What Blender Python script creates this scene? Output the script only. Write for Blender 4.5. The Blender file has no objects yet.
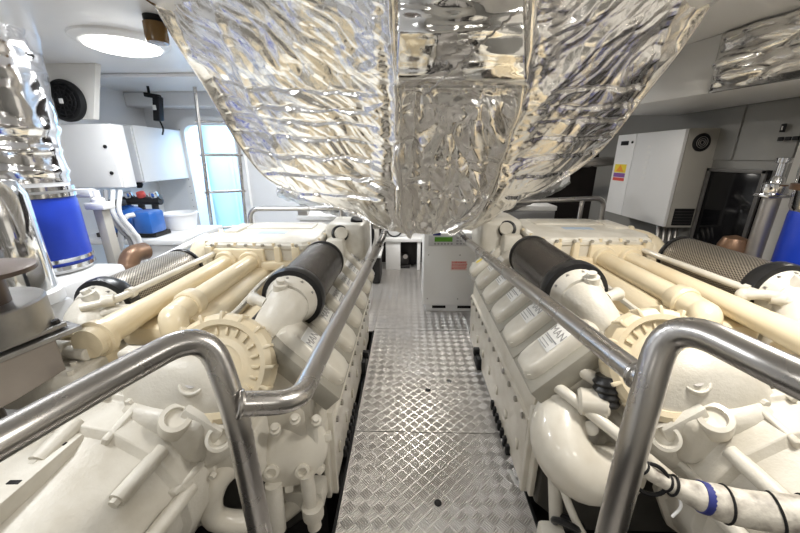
import bpy, bmesh, math, random
from mathutils import Vector, Matrix, noise
random.seed(11)
SC = bpy.context.scene
COL = SC.collection
PI = math.pi
V = Vector

# ------------------------------------------------------------------ camera
W, H, F = 800.0, 533.0, 340.0
PITCH, YAW = math.radians(18.0), math.radians(1.35)
CAM = V((0, 0, 1.65))
sp, cp, sa, ca = math.sin(PITCH), math.cos(PITCH), math.sin(YAW), math.cos(YAW)
FW = V((-sa*cp, ca*cp, -sp)); RT = V((ca, sa, 0)); UP = V((-sa*sp, ca*sp, cp))
def ray(px, py): return FW + RT*((px-W/2)/F) + UP*(-(py-H/2)/F)
def at(px, py, zd): return CAM + ray(px, py)*zd
def at_y(px, py, y): d = ray(px, py); return CAM + d*(y/d.y)
def at_x(px, py, x): d = ray(px, py); return CAM + d*(x/d.x)
def at_z(px, py, z): d = ray(px, py); return CAM + d*((z-CAM.z)/d.z)
cd = bpy.data.cameras.new('camera'); cam = bpy.data.objects.new('camera', cd); COL.objects.link(cam)
cd.sensor_fit = 'HORIZONTAL'; cd.sensor_width = 36; cd.lens = 36*F/W; cd.clip_start = 0.02
cam.matrix_world = Matrix(((RT.x, UP.x, -FW.x, CAM.x), (RT.y, UP.y, -FW.y, CAM.y), (RT.z, UP.z, -FW.z, CAM.z), (0, 0, 0, 1)))
SC.camera = cam
vs = SC.view_settings
vs.view_transform = 'Standard'; vs.look = 'None'; vs.gamma = 1; vs.exposure = 0.42; vs.use_curve_mapping = False

# ------------------------------------------------------------------ materials
def nt(name):
    m = bpy.data.materials.new(name); m.use_nodes = True
    t = m.node_tree; b = t.nodes['Principled BSDF']
    return m, t, b
def N(t, typ, **kw):
    n = t.nodes.new(typ)
    for k, v in kw.items(): setattr(n, k, v)
    return n
def L(t, a, b): t.links.new(a, b)
def paint(name, col, rough=0.4, metal=0.0, var=0.12, scale=6.0, bump=0.0, bscale=60.0, stretch=None, coat=0.0, dirt=None, spec=0.5):
    m, t, b = nt(name)
    tc = N(t, 'ShaderNodeTexCoord'); src = tc.outputs['Object']
    if stretch:
        mp = N(t, 'ShaderNodeMapping'); mp.inputs['Scale'].default_value = stretch; L(t, src, mp.inputs['Vector']); src = mp.outputs['Vector']
    nz = N(t, 'ShaderNodeTexNoise'); nz.inputs['Scale'].default_value = scale; nz.inputs['Detail'].default_value = 5; L(t, src, nz.inputs['Vector'])
    mx = N(t, 'ShaderNodeMix', data_type='RGBA')
    c2 = dirt if dirt else tuple(c*(1-var) for c in col)
    mx.inputs['A'].default_value = (*col, 1); mx.inputs['B'].default_value = (*c2, 1)
    rp = N(t, 'ShaderNodeMapRange'); rp.inputs['From Min'].default_value = 0.42; rp.inputs['From Max'].default_value = 0.75
    L(t, nz.outputs['Fac'], rp.inputs['Value']); L(t, rp.outputs['Result'], mx.inputs['Factor'])
    L(t, mx.outputs['Result'], b.inputs['Base Color'])
    rr = N(t, 'ShaderNodeMapRange'); rr.inputs['To Min'].default_value = max(0.02, rough-0.06); rr.inputs['To Max'].default_value = rough+0.08
    L(t, nz.outputs['Fac'], rr.inputs['Value']); L(t, rr.outputs['Result'], b.inputs['Roughness'])
    b.inputs['Metallic'].default_value = metal
    b.inputs['Specular IOR Level'].default_value = spec
    b.inputs['Coat Weight'].default_value = coat
    if bump:
        n2 = N(t, 'ShaderNodeTexNoise'); n2.inputs['Scale'].default_value = bscale; n2.inputs['Detail'].default_value = 3; L(t, src, n2.inputs['Vector'])
        bp = N(t, 'ShaderNodeBump'); bp.inputs['Strength'].default_value = bump; bp.inputs['Distance'].default_value = 0.004
        L(t, n2.outputs['Fac'], bp.inputs['Height']); L(t, bp.outputs['Normal'], b.inputs['Normal'])
    return m
def emit(name, col, k):
    m, t, b = nt(name)
    b.inputs['Base Color'].default_value = (*col, 1); b.inputs['Emission Color'].default_value = (*col, 1); b.inputs['Emission Strength'].default_value = k
    return m
def perforated(name, metalcol, holecol, scale, rough):
    # a sheet of small staggered holes, in the object's own cylinder coordinates (UV)
    m, t, b = nt(name)
    uv = N(t, 'ShaderNodeUVMap'); mp = N(t, 'ShaderNodeMapping'); mp.inputs['Scale'].default_value = scale
    mp.inputs['Rotation'].default_value = (0, 0, 0.78); L(t, uv.outputs['UV'], mp.inputs['Vector'])
    vo = N(t, 'ShaderNodeTexVoronoi'); vo.inputs['Scale'].default_value = 1.0; vo.inputs['Randomness'].default_value = 0.0
    L(t, mp.outputs['Vector'], vo.inputs['Vector'])
    rp = N(t, 'ShaderNodeMapRange'); rp.inputs['From Min'].default_value = 0.30; rp.inputs['From Max'].default_value = 0.42
    L(t, vo.outputs['Distance'], rp.inputs['Value'])
    mx = N(t, 'ShaderNodeMix', data_type='RGBA'); mx.inputs['A'].default_value = (*holecol, 1); mx.inputs['B'].default_value = (*metalcol, 1)
    L(t, rp.outputs['Result'], mx.inputs['Factor']); L(t, mx.outputs['Result'], b.inputs['Base Color'])
    b.inputs['Metallic'].default_value = 0.75; b.inputs['Roughness'].default_value = rough
    bp = N(t, 'ShaderNodeBump'); bp.inputs['Strength'].default_value = 0.6; bp.inputs['Distance'].default_value = 0.002
    L(t, rp.outputs['Result'], bp.inputs['Height']); L(t, bp.outputs['Normal'], b.inputs['Normal'])
    return m
def foil(name, rough, bump, col=(0.93, 0.92, 0.90)):
    m, t, b = nt(name)
    tc = N(t, 'ShaderNodeTexCoord')
    b.inputs['Base Color'].default_value = (*col, 1); b.inputs['Metallic'].default_value = 1.0; b.inputs['Roughness'].default_value = rough
    nz = N(t, 'ShaderNodeTexNoise'); nz.inputs['Scale'].default_value = 34; nz.inputs['Detail'].default_value = 5; nz.inputs['Distortion'].default_value = 0.6
    L(t, tc.outputs['Object'], nz.inputs['Vector'])
    bp = N(t, 'ShaderNodeBump'); bp.inputs['Strength'].default_value = bump; bp.inputs['Distance'].default_value = 0.01
    L(t, nz.outputs['Fac'], bp.inputs['Height']); L(t, bp.outputs['Normal'], b.inputs['Normal'])
    return m
def tread(name):
    # aluminium five-bar tread plate: groups of raised bars, alternately turned, on a 45 degree lattice
    m, t, b = nt(name)
    tc = N(t, 'ShaderNodeTexCoord'); mp = N(t, 'ShaderNodeMapping'); mp.inputs['Rotation'].default_value = (0, 0, PI/4)
    mp.inputs['Scale'].default_value = (1/0.052,)*3; L(t, tc.outputs['Object'], mp.inputs['Vector'])
    sx = N(t, 'ShaderNodeSeparateXYZ'); L(t, mp.outputs['Vector'], sx.inputs[0])
    def M(op, a, bb=None):
        n = N(t, 'ShaderNodeMath', operation=op)
        for i, q in enumerate((a, bb)):
            if q is None: continue
            if isinstance(q, (int, float)): n.inputs[i].default_value = q
            else: L(t, q, n.inputs[i])
        return n.outputs[0]
    x, y = sx.outputs['X'], sx.outputs['Y']
    fx, fy = M('FLOOR', x), M('FLOOR', y)
    par = M('FLOORED_MODULO', M('ADD', fx, fy), 2.0)
    ux, uy = M('SUBTRACT', x, fx), M('SUBTRACT', y, fy)
    def bars(a, bb):   # bars run along a, repeat across bb
        inl = M('LESS_THAN', M('ABSOLUTE', M('SUBTRACT', a, 0.5)), 0.43)
        w = M('ABSOLUTE', M('SINE', M('MULTIPLY', bb, PI*5)))
        inb = M('LESS_THAN', M('ABSOLUTE', M('SUBTRACT', bb, 0.5)), 0.5)
        return M('MULTIPLY', M('MULTIPLY', M('POWER', w, 1.6), inl), inb)
    h = M('ADD', M('MULTIPLY', bars(ux, uy), par), M('MULTIPLY', bars(uy, ux), M('SUBTRACT', 1.0, par)))
    bp = N(t, 'ShaderNodeBump'); bp.inputs['Strength'].default_value = 1.0; bp.inputs['Distance'].default_value = 0.005
    L(t, h, bp.inputs['Height']); L(t, bp.outputs['Normal'], b.inputs['Normal'])
    nz = N(t, 'ShaderNodeTexNoise'); nz.inputs['Scale'].default_value = 5; nz.inputs['Detail'].default_value = 6; L(t, tc.outputs['Object'], nz.inputs['Vector'])
    mx = N(t, 'ShaderNodeMix', data_type='RGBA'); mx.inputs['A'].default_value = (0.60, 0.57, 0.54, 1); mx.inputs['B'].default_value = (0.80, 0.77, 0.74, 1)
    L(t, nz.outputs['Fac'], mx.inputs['Factor']); L(t, mx.outputs['Result'], b.inputs['Base Color'])
    b.inputs['Metallic'].default_value = 0.75; b.inputs['Roughness'].default_value = 0.34
    return m

SUMP = paint('shade_dark_sump', (0.10, 0.095, 0.085), 0.5, var=0.3, bump=0.1)  # shade under the engine put into the oil pan's colour
WHITE = paint('engine_white_enamel', (0.70, 0.665, 0.585), 0.30, var=0.06, scale=9, bump=0.10, bscale=38, coat=0.3, dirt=(0.60, 0.55, 0.46))
CAST = paint('engine_white_casting', (0.68, 0.65, 0.58), 0.40, var=0.08, scale=7, bump=0.35, bscale=90, dirt=(0.54, 0.50, 0.42))
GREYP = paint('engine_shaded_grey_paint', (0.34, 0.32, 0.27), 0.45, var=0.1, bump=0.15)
CREAM = paint('heat_yellowed_enamel', (0.78, 0.68, 0.49), 0.30, var=0.08, scale=4, bump=0.08, bscale=30, coat=0.3, dirt=(0.74, 0.61, 0.40))
CREAM2 = paint('heat_yellowed_casting', (0.74, 0.645, 0.47), 0.38, var=0.08, bump=0.25, bscale=80, dirt=(0.74, 0.61, 0.40))
STEEL = paint('brushed_stainless', (0.58, 0.56, 0.54), 0.27, metal=1.0, var=0.06, scale=5)
STEELD = paint('dull_steel_plate', (0.46, 0.44, 0.42), 0.38, metal=0.85, var=0.2, scale=6, bump=0.1)
CHROME = paint('polished_stainless', (0.85, 0.86, 0.88), 0.08, metal=1.0, var=0.05)
RUBBER = paint('black_rubber', (0.012, 0.012, 0.013), 0.32, var=0.2)
BLACK = paint('black_plastic', (0.012, 0.012, 0.013), 0.55, var=0.3, spec=0.25)
DARK = paint('dark_machinery', (0.035, 0.033, 0.033), 0.55, var=0.4, bump=0.2, spec=0.3)
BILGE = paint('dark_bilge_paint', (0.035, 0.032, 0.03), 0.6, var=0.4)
HULLW = paint('white_wall_paint', (0.80, 0.81, 0.83), 0.42, var=0.04, scale=2)
CEILM = paint('white_ceiling_paint', (0.80, 0.80, 0.81), 0.30, var=0.04, scale=2)
WARMW = paint('warm_white_panel', (0.74, 0.72, 0.68), 0.45, var=0.04, scale=2)
CABW = paint('cabinet_white_paint', (0.80, 0.80, 0.80), 0.38, var=0.03, scale=3)
GREYW = paint('grey_wall_panel', (0.27, 0.265, 0.25), 0.5, var=0.08, scale=2)
DARKW = paint('shade_dark_wall', (0.022, 0.018, 0.017), 0.6, var=0.3, scale=3, spec=0.2)  # far walls coloured dark to stand for the shade of an unlit recess
BOXG = paint('light_grey_powder_coat', (0.84, 0.835, 0.82), 0.42, var=0.03, bump=0.12, bscale=220)
SIDEG = paint('locker_side_grey_paint', (0.42, 0.40, 0.36), 0.5, var=0.06, bump=0.1, bscale=200)
PALEB = paint('pale_blue_companionway_paint', (0.52, 0.74, 0.95), 0.5, var=0.03)
BLUE = paint('blue_sleeve', (0.012, 0.05, 0.48), 0.35, var=0.25, scale=4)
BLUEM = paint('blue_motor_enamel', (0.02, 0.13, 0.48), 0.32, var=0.2, coat=0.4)
NAVY = paint('navy_print', (0.03, 0.04, 0.22), 0.5, var=0.1)
REDP = paint('red_print', (0.70, 0.10, 0.08), 0.5, var=0.1)
YELL = paint('yellow_print', (0.85, 0.66, 0.06), 0.5, var=0.05)
ORNG = paint('orange_print', (0.85, 0.33, 0.04), 0.5, var=0.1)
PURP = paint('purple_print', (0.25, 0.10, 0.35), 0.5, var=0.1)
LCD = paint('green_lcd', (0.13, 0.42, 0.03), 0.3, var=0.25, scale=30)
GREYT = paint('grey_print', (0.33, 0.33, 0.34), 0.5, var=0.1)
PLATE = paint('white_label_plate', (0.84, 0.83, 0.80), 0.35, var=0.03)
BRONZE = paint('brown_bronze', (0.22, 0.13, 0.08), 0.38, metal=0.5, var=0.3, scale=12)
BROWNG = paint('brown_glass', (0.20, 0.11, 0.03), 0.2, var=0.3)
MESHB = perforated('black_filter_mesh', (0.17, 0.15, 0.135), (0.012, 0.011, 0.010), (150, 110, 1), 0.24)
MESHG = perforated('bronze_grey_filter_mesh', (0.46, 0.41, 0.34), (0.06, 0.05, 0.04), (95, 60, 1), 0.32)
FOIL = foil('crumpled_foil', 0.21, 0.30, (0.94, 0.925, 0.905))
FOILP = foil('smooth_foil', 0.10, 0.10, (0.88, 0.87, 0.85))
FOILC = foil('foil_pipe_wrap', 0.10, 0.08, (0.92, 0.92, 0.94))
TREAD = tread('tread_plate')
WRAP = paint('white_wrapped_hose', (0.70, 0.66, 0.58), 0.5, var=0.3, scale=22, dirt=(0.16, 0.13, 0.11), bump=0.6, bscale=50)
DGLASS = paint('black_glass', (0.006, 0.006, 0.007), 0.10, var=.1, spec=0.3)
STRAIN = paint('worn_grey_steel', (0.34, 0.33, 0.32), 0.36, metal=.8, var=.25, scale=9)
STRAIN2 = paint('brownish_grey_steel', (0.36, 0.32, 0.29), 0.45, metal=.4, var=.2, scale=5)
LIDM = paint('dark_brown_steel', (0.13, 0.10, 0.085), 0.4, metal=.5, var=.25)
DARKG = paint('dark_grey_frame', (.12, .115, .11), .45, var=.1)
PLT = paint('faded_grey_print', (0.36, 0.35, 0.34), 0.5, var=0.1)
LAMP = emit('lamp_diffuser', (1.0, 0.97, 0.90), 6.0)

# ------------------------------------------------------------------ mesh builder
def frame(d, hint=None):
    d = d.normalized()
    h = hint if hint is not None else (V((0, 0, 1)) if abs(d.z) < 0.9 else V((1, 0, 0)))
    a = d.cross(h).normalized(); return a, a.cross(d).normalized()
def fillet(pts, rad, n=6):
    pts = [V(p) for p in pts]; out = [pts[0]]
    for i in range(1, len(pts)-1):
        p, a, b = pts[i], pts[i-1]-pts[i], pts[i+1]-pts[i]
        r = min(rad if not isinstance(rad, (list, tuple)) else rad[i-1], a.length*.48, b.length*.48)
        s, e = p+a.normalized()*r, p+b.normalized()*r
        for k in range(n+1):
            q = k/n; out.append(s.lerp(p, q).lerp(p.lerp(e, q), q))
    out.append(pts[-1]); return out
def spline(pts, n=6):
    pts = [V(p) for p in pts]; out = []
    P = [pts[0]*2-pts[1]]+pts+[pts[-1]*2-pts[-2]]
    for i in range(1, len(P)-2):
        a, b, c, d = P[i-1:i+3]
        for k in range(n):
            t = k/n
            out.append(0.5*((2*b)+(c-a)*t+(2*a-5*b+4*c-d)*t*t+(3*b-a-3*c+d)*t**3))
    out.append(pts[-1]); return out
class MB:
    def __init__(s): s.bm = bmesh.new(); s.uv = s.bm.loops.layers.uv.new('UVMap')
    def obox(s, c, ax, ay, az, ch=0.0, seg=2, taper=1.0):
        t = bmesh.new(); bmesh.ops.create_cube(t, size=2.0)
        lx, ly, lz = ax.length, ay.length, az.length
        for v in t.verts:
            k = taper if v.co.z > 0 else 1.0
            v.co = V((v.co.x*lx*k, v.co.y*ly*k, v.co.z*lz))
        if ch: bmesh.ops.bevel(t, geom=t.edges[:], offset=min(ch, lx*.9, ly*.9, lz*.9), segments=seg, profile=0.5, affect='EDGES')
        nx, ny, nz = ax.normalized(), ay.normalized(), az.normalized()
        vm = {v: s.bm.verts.new(V(c)+nx*v.co.x+ny*v.co.y+nz*v.co.z) for v in t.verts}
        for f in t.faces: s.bm.faces.new([vm[v] for v in f.verts])
        t.free(); return s
    def box(s, lo, hi, ch=0.0, seg=2):
        lo, hi = V(lo), V(hi); c = (lo+hi)/2; d = (hi-lo)/2
        return s.obox(c, V((abs(d.x), 0, 0)), V((0, abs(d.y), 0)), V((0, 0, abs(d.z))), ch, seg)
    def loft(s, rings, caps=True, closed=True):
        R = [[s.bm.verts.new(p) for p in r] for r in rings]
        n = len(R[0]); m = len(R)
        for i in range(m-1):
            for j in range(n if closed else n-1):
                k = (j+1) % n
                try: f = s.bm.faces.new((R[i][j], R[i][k], R[i+1][k], R[i+1][j]))
                except ValueError: continue
                for lp, (a, b) in zip(f.loops, ((j, i), (j+1, i), (j+1, i+1), (j, i+1))): lp[s.uv].uv = (a/n, b/max(1, m-1))
        if caps and closed:
            s.bm.faces.new(R[0][::-1]); s.bm.faces.new(R[-1])
        return s
    def tube(s, pts, r, n=14, caps=True):
        pts = [V(p) for p in pts]; m = len(pts)
        rs = r if isinstance(r, (list, tuple)) else [r]*m
        rings = []; a = None
        for i, p in enumerate(pts):
            d = (pts[min(i+1, m-1)]-pts[max(i-1, 0)]).normalized()
            if a is None: a, b = frame(d)
            else:
                a = (a-d*a.dot(d)).normalized(); b = a.cross(d)
            rings.append([p+(a*math.cos(2*PI*k/n)+b*math.sin(2*PI*k/n))*rs[i] for k in range(n)])
        return s.loft(rings, caps)
    def cyl(s, p0, p1, r0, r1=None, n=24): return s.tube([p0, p1], [r0, r0 if r1 is None else r1], n)
    def lathe(s, o, axis, prof, n=36, caps=True):
        a, b = frame(V(axis)); d = V(axis).normalized(); o = V(o)
        return s.loft([[o+d*h+(a*math.cos(2*PI*k/n)+b*math.sin(2*PI*k/n))*max(r, 1e-4) for k in range(n)] for r, h in prof], caps)
    def torus(s, o, axis, R, r, n=36, m=10):
        a, b = frame(V(axis)); d = V(axis).normalized(); o = V(o); rings = []
        for i in range(n+1):
            e = a*math.cos(2*PI*i/n)+b*math.sin(2*PI*i/n)
            rings.append([o+e*(R+r*math.cos(2*PI*k/m))+d*r*math.sin(2*PI*k/m) for k in range(m)])
        return s.loft(rings, False)
    def ball(s, c, r, sx=1, sy=1, sz=1, n=16):
        c = V(c); rings = []
        for i in range(1, n//2):
            t = PI*i/(n//2); rings.append([c+V((sx*r*math.sin(t)*math.cos(2*PI*k/n), sy*r*math.sin(t)*math.sin(2*PI*k/n), sz*r*math.cos(t))) for k in range(n)])
        return s.loft(rings, True)
    def prism(s, poly, vec):
        a = [s.bm.verts.new(V(p)) for p in poly]; b = [s.bm.verts.new(V(p)+V(vec)) for p in poly]; n = len(a)
        s.bm.faces.new(a[::-1]); s.bm.faces.new(b)
        for i in range(n): s.bm.faces.new((a[i], a[(i+1) % n], b[(i+1) % n], b[i]))
        return s
    def hexbolt(s, p, d, r=0.012, h=0.012):
        d = V(d).normalized(); p = V(p)-d*0.004
        return s.cyl(p, p+d*(h+.004), r, n=6)
    def build(s, name, mat, parent=None, bevel=0.0, angle=38, origin=None):
        bmesh.ops.recalc_face_normals(s.bm, faces=s.bm.faces[:])
        co = [v.co for v in s.bm.verts]
        lo = V((min(c.x for c in co), min(c.y for c in co), min(c.z for c in co))); hi = V((max(c.x for c in co), max(c.y for c in co), max(c.z for c in co)))
        o = V(origin) if origin is not None else V(((lo.x+hi.x)/2, (lo.y+hi.y)/2, lo.z))
        bmesh.ops.translate(s.bm, verts=s.bm.verts[:], vec=-o)
        me = bpy.data.meshes.new(name); s.bm.to_mesh(me); s.bm.free()
        me.materials.append(mat)
        for p in me.polygons: p.use_smooth = True
        me.set_sharp_from_angle(angle=math.radians(angle))
        ob = bpy.data.objects.new(name, me); COL.objects.link(ob)
        ob['wo'] = tuple(o)
        if parent is not None:
            ob.parent = parent; ob.location = o-V(parent['wo'])
        else: ob.location = o
        if bevel:
            md = ob.modifiers.new('bevel', 'BEVEL'); md.width = bevel; md.segments = 2; md.limit_method = 'ANGLE'; md.angle_limit = math.radians(40)
        return ob
def tag(o, label=None, cat=None, group=None, kind=None):
    if label: o['label'] = label
    if cat: o['category'] = cat
    if group: o['group'] = group
    if kind: o['kind'] = kind
    return o
def thing(name, loc, label, cat, group=None):
    o = bpy.data.objects.new(name, None); COL.objects.link(o); o.location = loc; o['wo'] = tuple(loc); o.empty_display_size = 0.1
    return tag(o, label, cat, group)
def struct(name, mb, mat, bevel=0.0, label=None):
    o = mb.build(name, mat, None, bevel); o['kind'] = 'structure'
    if label: o['label'] = label
    return o
def text_part(name, body, size, origin, xdir, ydir, mat, parent, depth=0.001):
    cu = bpy.data.curves.new('t', 'FONT'); cu.body = body; cu.size = size; cu.extrude = depth; cu.align_x = 'CENTER'; cu.align_y = 'CENTER'
    tmp = bpy.data.objects.new('t', cu); COL.objects.link(tmp)
    dg = bpy.context.evaluated_depsgraph_get(); me = bpy.data.meshes.new_from_object(tmp.evaluated_get(dg))
    bpy.data.objects.remove(tmp); bpy.data.curves.remove(cu)
    x, y = V(xdir).normalized(), V(ydir).normalized(); z = x.cross(y)
    for v in me.vertices: v.co = x*v.co.x+y*v.co.y+z*v.co.z
    me.name = name; me.materials.clear(); me.materials.append(mat)
    o = bpy.data.objects.new(name, me); COL.objects.link(o); o['wo'] = tuple(origin)
    o.parent = parent; o.location = V(origin)-V(parent['wo'])
    return o

# ------------------------------------------------------------------ room shell
XL, XR, YB, YF, ZC = -3.05, 2.42, 5.3, -1.6, 2.30
FL0, FL1 = -0.325, 0.61
YBH = 4.2
b = MB()
for y0, y1 in ((-1.6, 1.709), (1.714, 3.05), (3.055, 5.3)): b.box((FL0, y0, -0.012), (FL1, y1, 0.0))
b.box((-1.8, 3.0, -0.012), (FL0-.002, 5.3, 0.0)); b.box((FL1+.002, 3.0, -0.012), (XR, 5.3, 0.0))
struct('floor', b, TREAD)
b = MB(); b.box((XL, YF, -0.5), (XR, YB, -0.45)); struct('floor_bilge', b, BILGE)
b = MB(); b.box((XL, YF, -0.06), (-1.8, YB, -0.0)); b.box((2.05, YF, -0.06), (XR, 3.0, 0)); struct('floor_side_deck', b, WARMW)
b = MB()
for x in (FL0-.014, FL1+.002): b.box((x, YF, -0.10), (x+.012, 3.0, 0.006))
struct('trim_1', b, BLACK, label='black edging along both sides of the tread plate walkway')
b = MB(); b.box((XL, YF, ZC), (XR, YB, ZC+.05)); struct('ceiling', b, CEILM)
b = MB(); b.box((XL-.05, YF, -.5), (XL, YB, ZC)); struct('wall_left', b, HULLW)
b = MB(); b.box((XR, YF, -.5), (XR+.05, YB, ZC)); struct('wall_right', b, GREYW)
b = MB(); b.box((-1.2, YB, -.5), (XR, YB+.05, ZC)); struct('wall_rear', b, DARKW)
b = MB(); b.box((XL, YF-.05, -.5), (XR, YF, ZC)); struct('wall_front', b, SIDEG)
# bulkhead on the left with the doorway cut out
dl, dr = -2.62, -1.98
b = MB()
b.box((XL, YBH, -.5), (dl, YBH+.06, ZC)); b.box((dr, YBH, -.5), (-1.2, YBH+.06, ZC)); b.box((dl, YBH, 2.02), (dr, YBH+.06, ZC))
b.box((-1.26, YBH+.06, -.5), (-1.2, YB, ZC))
struct('wall_bulkhead', b, HULLW)
b = MB()
fr = fillet([(dl-.01, YBH-.03, .0), (dl-.01, YBH-.03, 2.03), (dr+.01, YBH-.03, 2.03), (dr+.01, YBH-.03, 0)], 0.16, 6)
rings = []
for i, p in enumerate(fr):
    d = (fr[min(i+1, len(fr)-1)]-fr[max(i-1, 0)]).normalized(); o = V((0, 1, 0)).cross(d)
    rings.append([p+o*q+V((0, y, 0)) for q, y in ((-.045, -.03), (.045, -.03), (.045, .05), (-.045, .05))])
b.loft(rings); dfr = struct('door_1', b, CABW, label='white rounded frame of the bright doorway behind the ladder')
b = MB(); 
for k in range(14): b.hexbolt((dl-.012, YBH-.06, .9+k*.08), (0, -1, 0), .006, .004)
o = b.build('frame_screw', GREYT, dfr)
# companionway seen through the doorway
b = MB(); b.box((-3.2, 5.35, -.5), (-1.2, 5.4, ZC)); b.box((-3.2, YBH+.06, -.5), (-3.15, 5.35, ZC)); b.box((-1.27, YBH+.07, -.5), (-1.262, 5.35, ZC))
for k in range(5): b.box((-2.7+.25*k, 5.31, 0), (-2.66+.25*k, 5.35, ZC))
struct('wall_companionway', b, PALEB)
# panel lines and ledge on left ceiling and bulkhead
b = MB(); b.box((XL, 3.1, ZC-.03), (-1.2, 3.14, ZC)); b.box((XL, YBH-.25, ZC-.14), (-1.2, YBH, ZC)); struct('trim_2', b, CEILM, .01)
# upper left shelf panel carrying the fan
b = MB(); b.prism([(-3.05, 2.78, 1.92), (-2.42, 2.78, 1.92), (-2.30, 2.78, 2.30), (-3.05, 2.78, 2.30)], (0, .05, 0)); struct('wall_upper_panel', b, WARMW, .004)
# right soffit trunk
b = MB(); b.prism([(1.60, 3.4, 2.0), (1.64, 2.7, 2.0), (1.87, 1.75, 2.0), (2.15, 0.4, 2.0), (XR, .4, 2.0), (XR, 3.4, 2.0)], (0, 0, .3)); struct('ceiling_soffit', b, CABW, .004)
b = MB()
for y0, y1 in ((2.30, 2.70), (2.72, 3.3)): b.box((XR-.012, y0, 1.62), (XR, y1, 1.99))
struct('wall_right_panel', b, GREYW, .003)
b = MB(); b.box((XR-.03, 0.6, .3), (XR-.001, 2.27, 1.995)); struct('wall_switch_panel', b, WARMW, .004)
b = MB(); b.box((1.2, 4.6, -.01), (XR, 4.65, ZC)); struct('wall_rear_shaded', b, DARKW)

# ------------------------------------------------------------------ lights
def ceiling_light(p, label, power, r=0.17, group=None, col=(1.0, 0.955, 0.88), base=True):
    t = thing('ceiling_light', p, label, 'ceiling light', group)
    MB().lathe(p, (0, 0, -1), [(r*1.30, 0), (r*1.28, .012), (r*1.12, .03), (r*1.02, .03)], 40).build('bezel', CABW, t)
    MB().lathe(p-V((0, 0, .028)), (0, 0, -1), [(r, 0), (r*.98, .014), (r*.8, .026), (r*.4, .032), (0.0, .034)], 40).build('diffuser', LAMP, t)
    ld = bpy.data.lights.new('lamp', 'AREA'); ld.shape = 'DISK'; ld.size = r*2; ld.energy = power; ld.color = col
    lo = bpy.data.objects.new('lamp_light', ld); COL.objects.link(lo); lo.location = p-V((0, 0, .068)); return t
pl = at_z(122, 40, ZC)
ceiling_light(pl, 'lit round ceiling light on the left white ceiling', 15, .19, col=(.92, .96, 1.0))
ceiling_light(V((-1.0, -0.55, ZC)), 'added unseen round ceiling light behind the left engine railing', 3)  # unseen fixture added for fill from behind the camera
ceiling_light(V((1.05, -0.55, ZC)), 'added unseen round ceiling light behind the right engine railing', 3)  # matching unseen fixture, added for fill on the right
ceiling_light(V((0.12, -0.9, ZC)), 'added unseen round ceiling light over the near end of the walkway', 2.5)  # third fixture added out of view, weak fill along the walkway
ceiling_light(V((-0.9, 3.75, ZC)), 'added unseen round ceiling light behind the foil hood on the left', 13, col=(.90, .95, 1.0))  # added lamp hidden by the hood, lights the left rear
ceiling_light(V((0.15, 4.15, ZC)), 'unseen round ceiling light over the far end of the walkway', 26)  # unseen lamp behind the hood, set for glare on the tread plates
ceiling_light(V((-1.45, 0.75, ZC)), 'added unseen round ceiling light above the steel strainer', 13, col=(.96, .98, 1.0))  # added lamp out of view, lights the left side from above
ceiling_light(V((1.25, 0.95, ZC)), 'added unseen round ceiling light beside the right soffit', 21)  # added lamp out of view, brightens the soffit face
ld = bpy.data.lights.new('daylight', 'AREA'); ld.shape = 'RECTANGLE'; ld.size = 1.0; ld.size_y = 1.0; ld.energy = 38; ld.color = (0.66, 0.84, 1.0)
lo = bpy.data.objects.new('companionway_daylight', ld); COL.objects.link(lo); lo.location = (-2.2, 4.75, 2.28)
wd = bpy.data.worlds.new('world'); SC.world = wd; wd.use_nodes = True
wd.node_tree.nodes['Background'].inputs[0].default_value = (0.8, 0.9, 1, 1); wd.node_tree.nodes['Background'].inputs[1].default_value = 0.6

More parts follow.
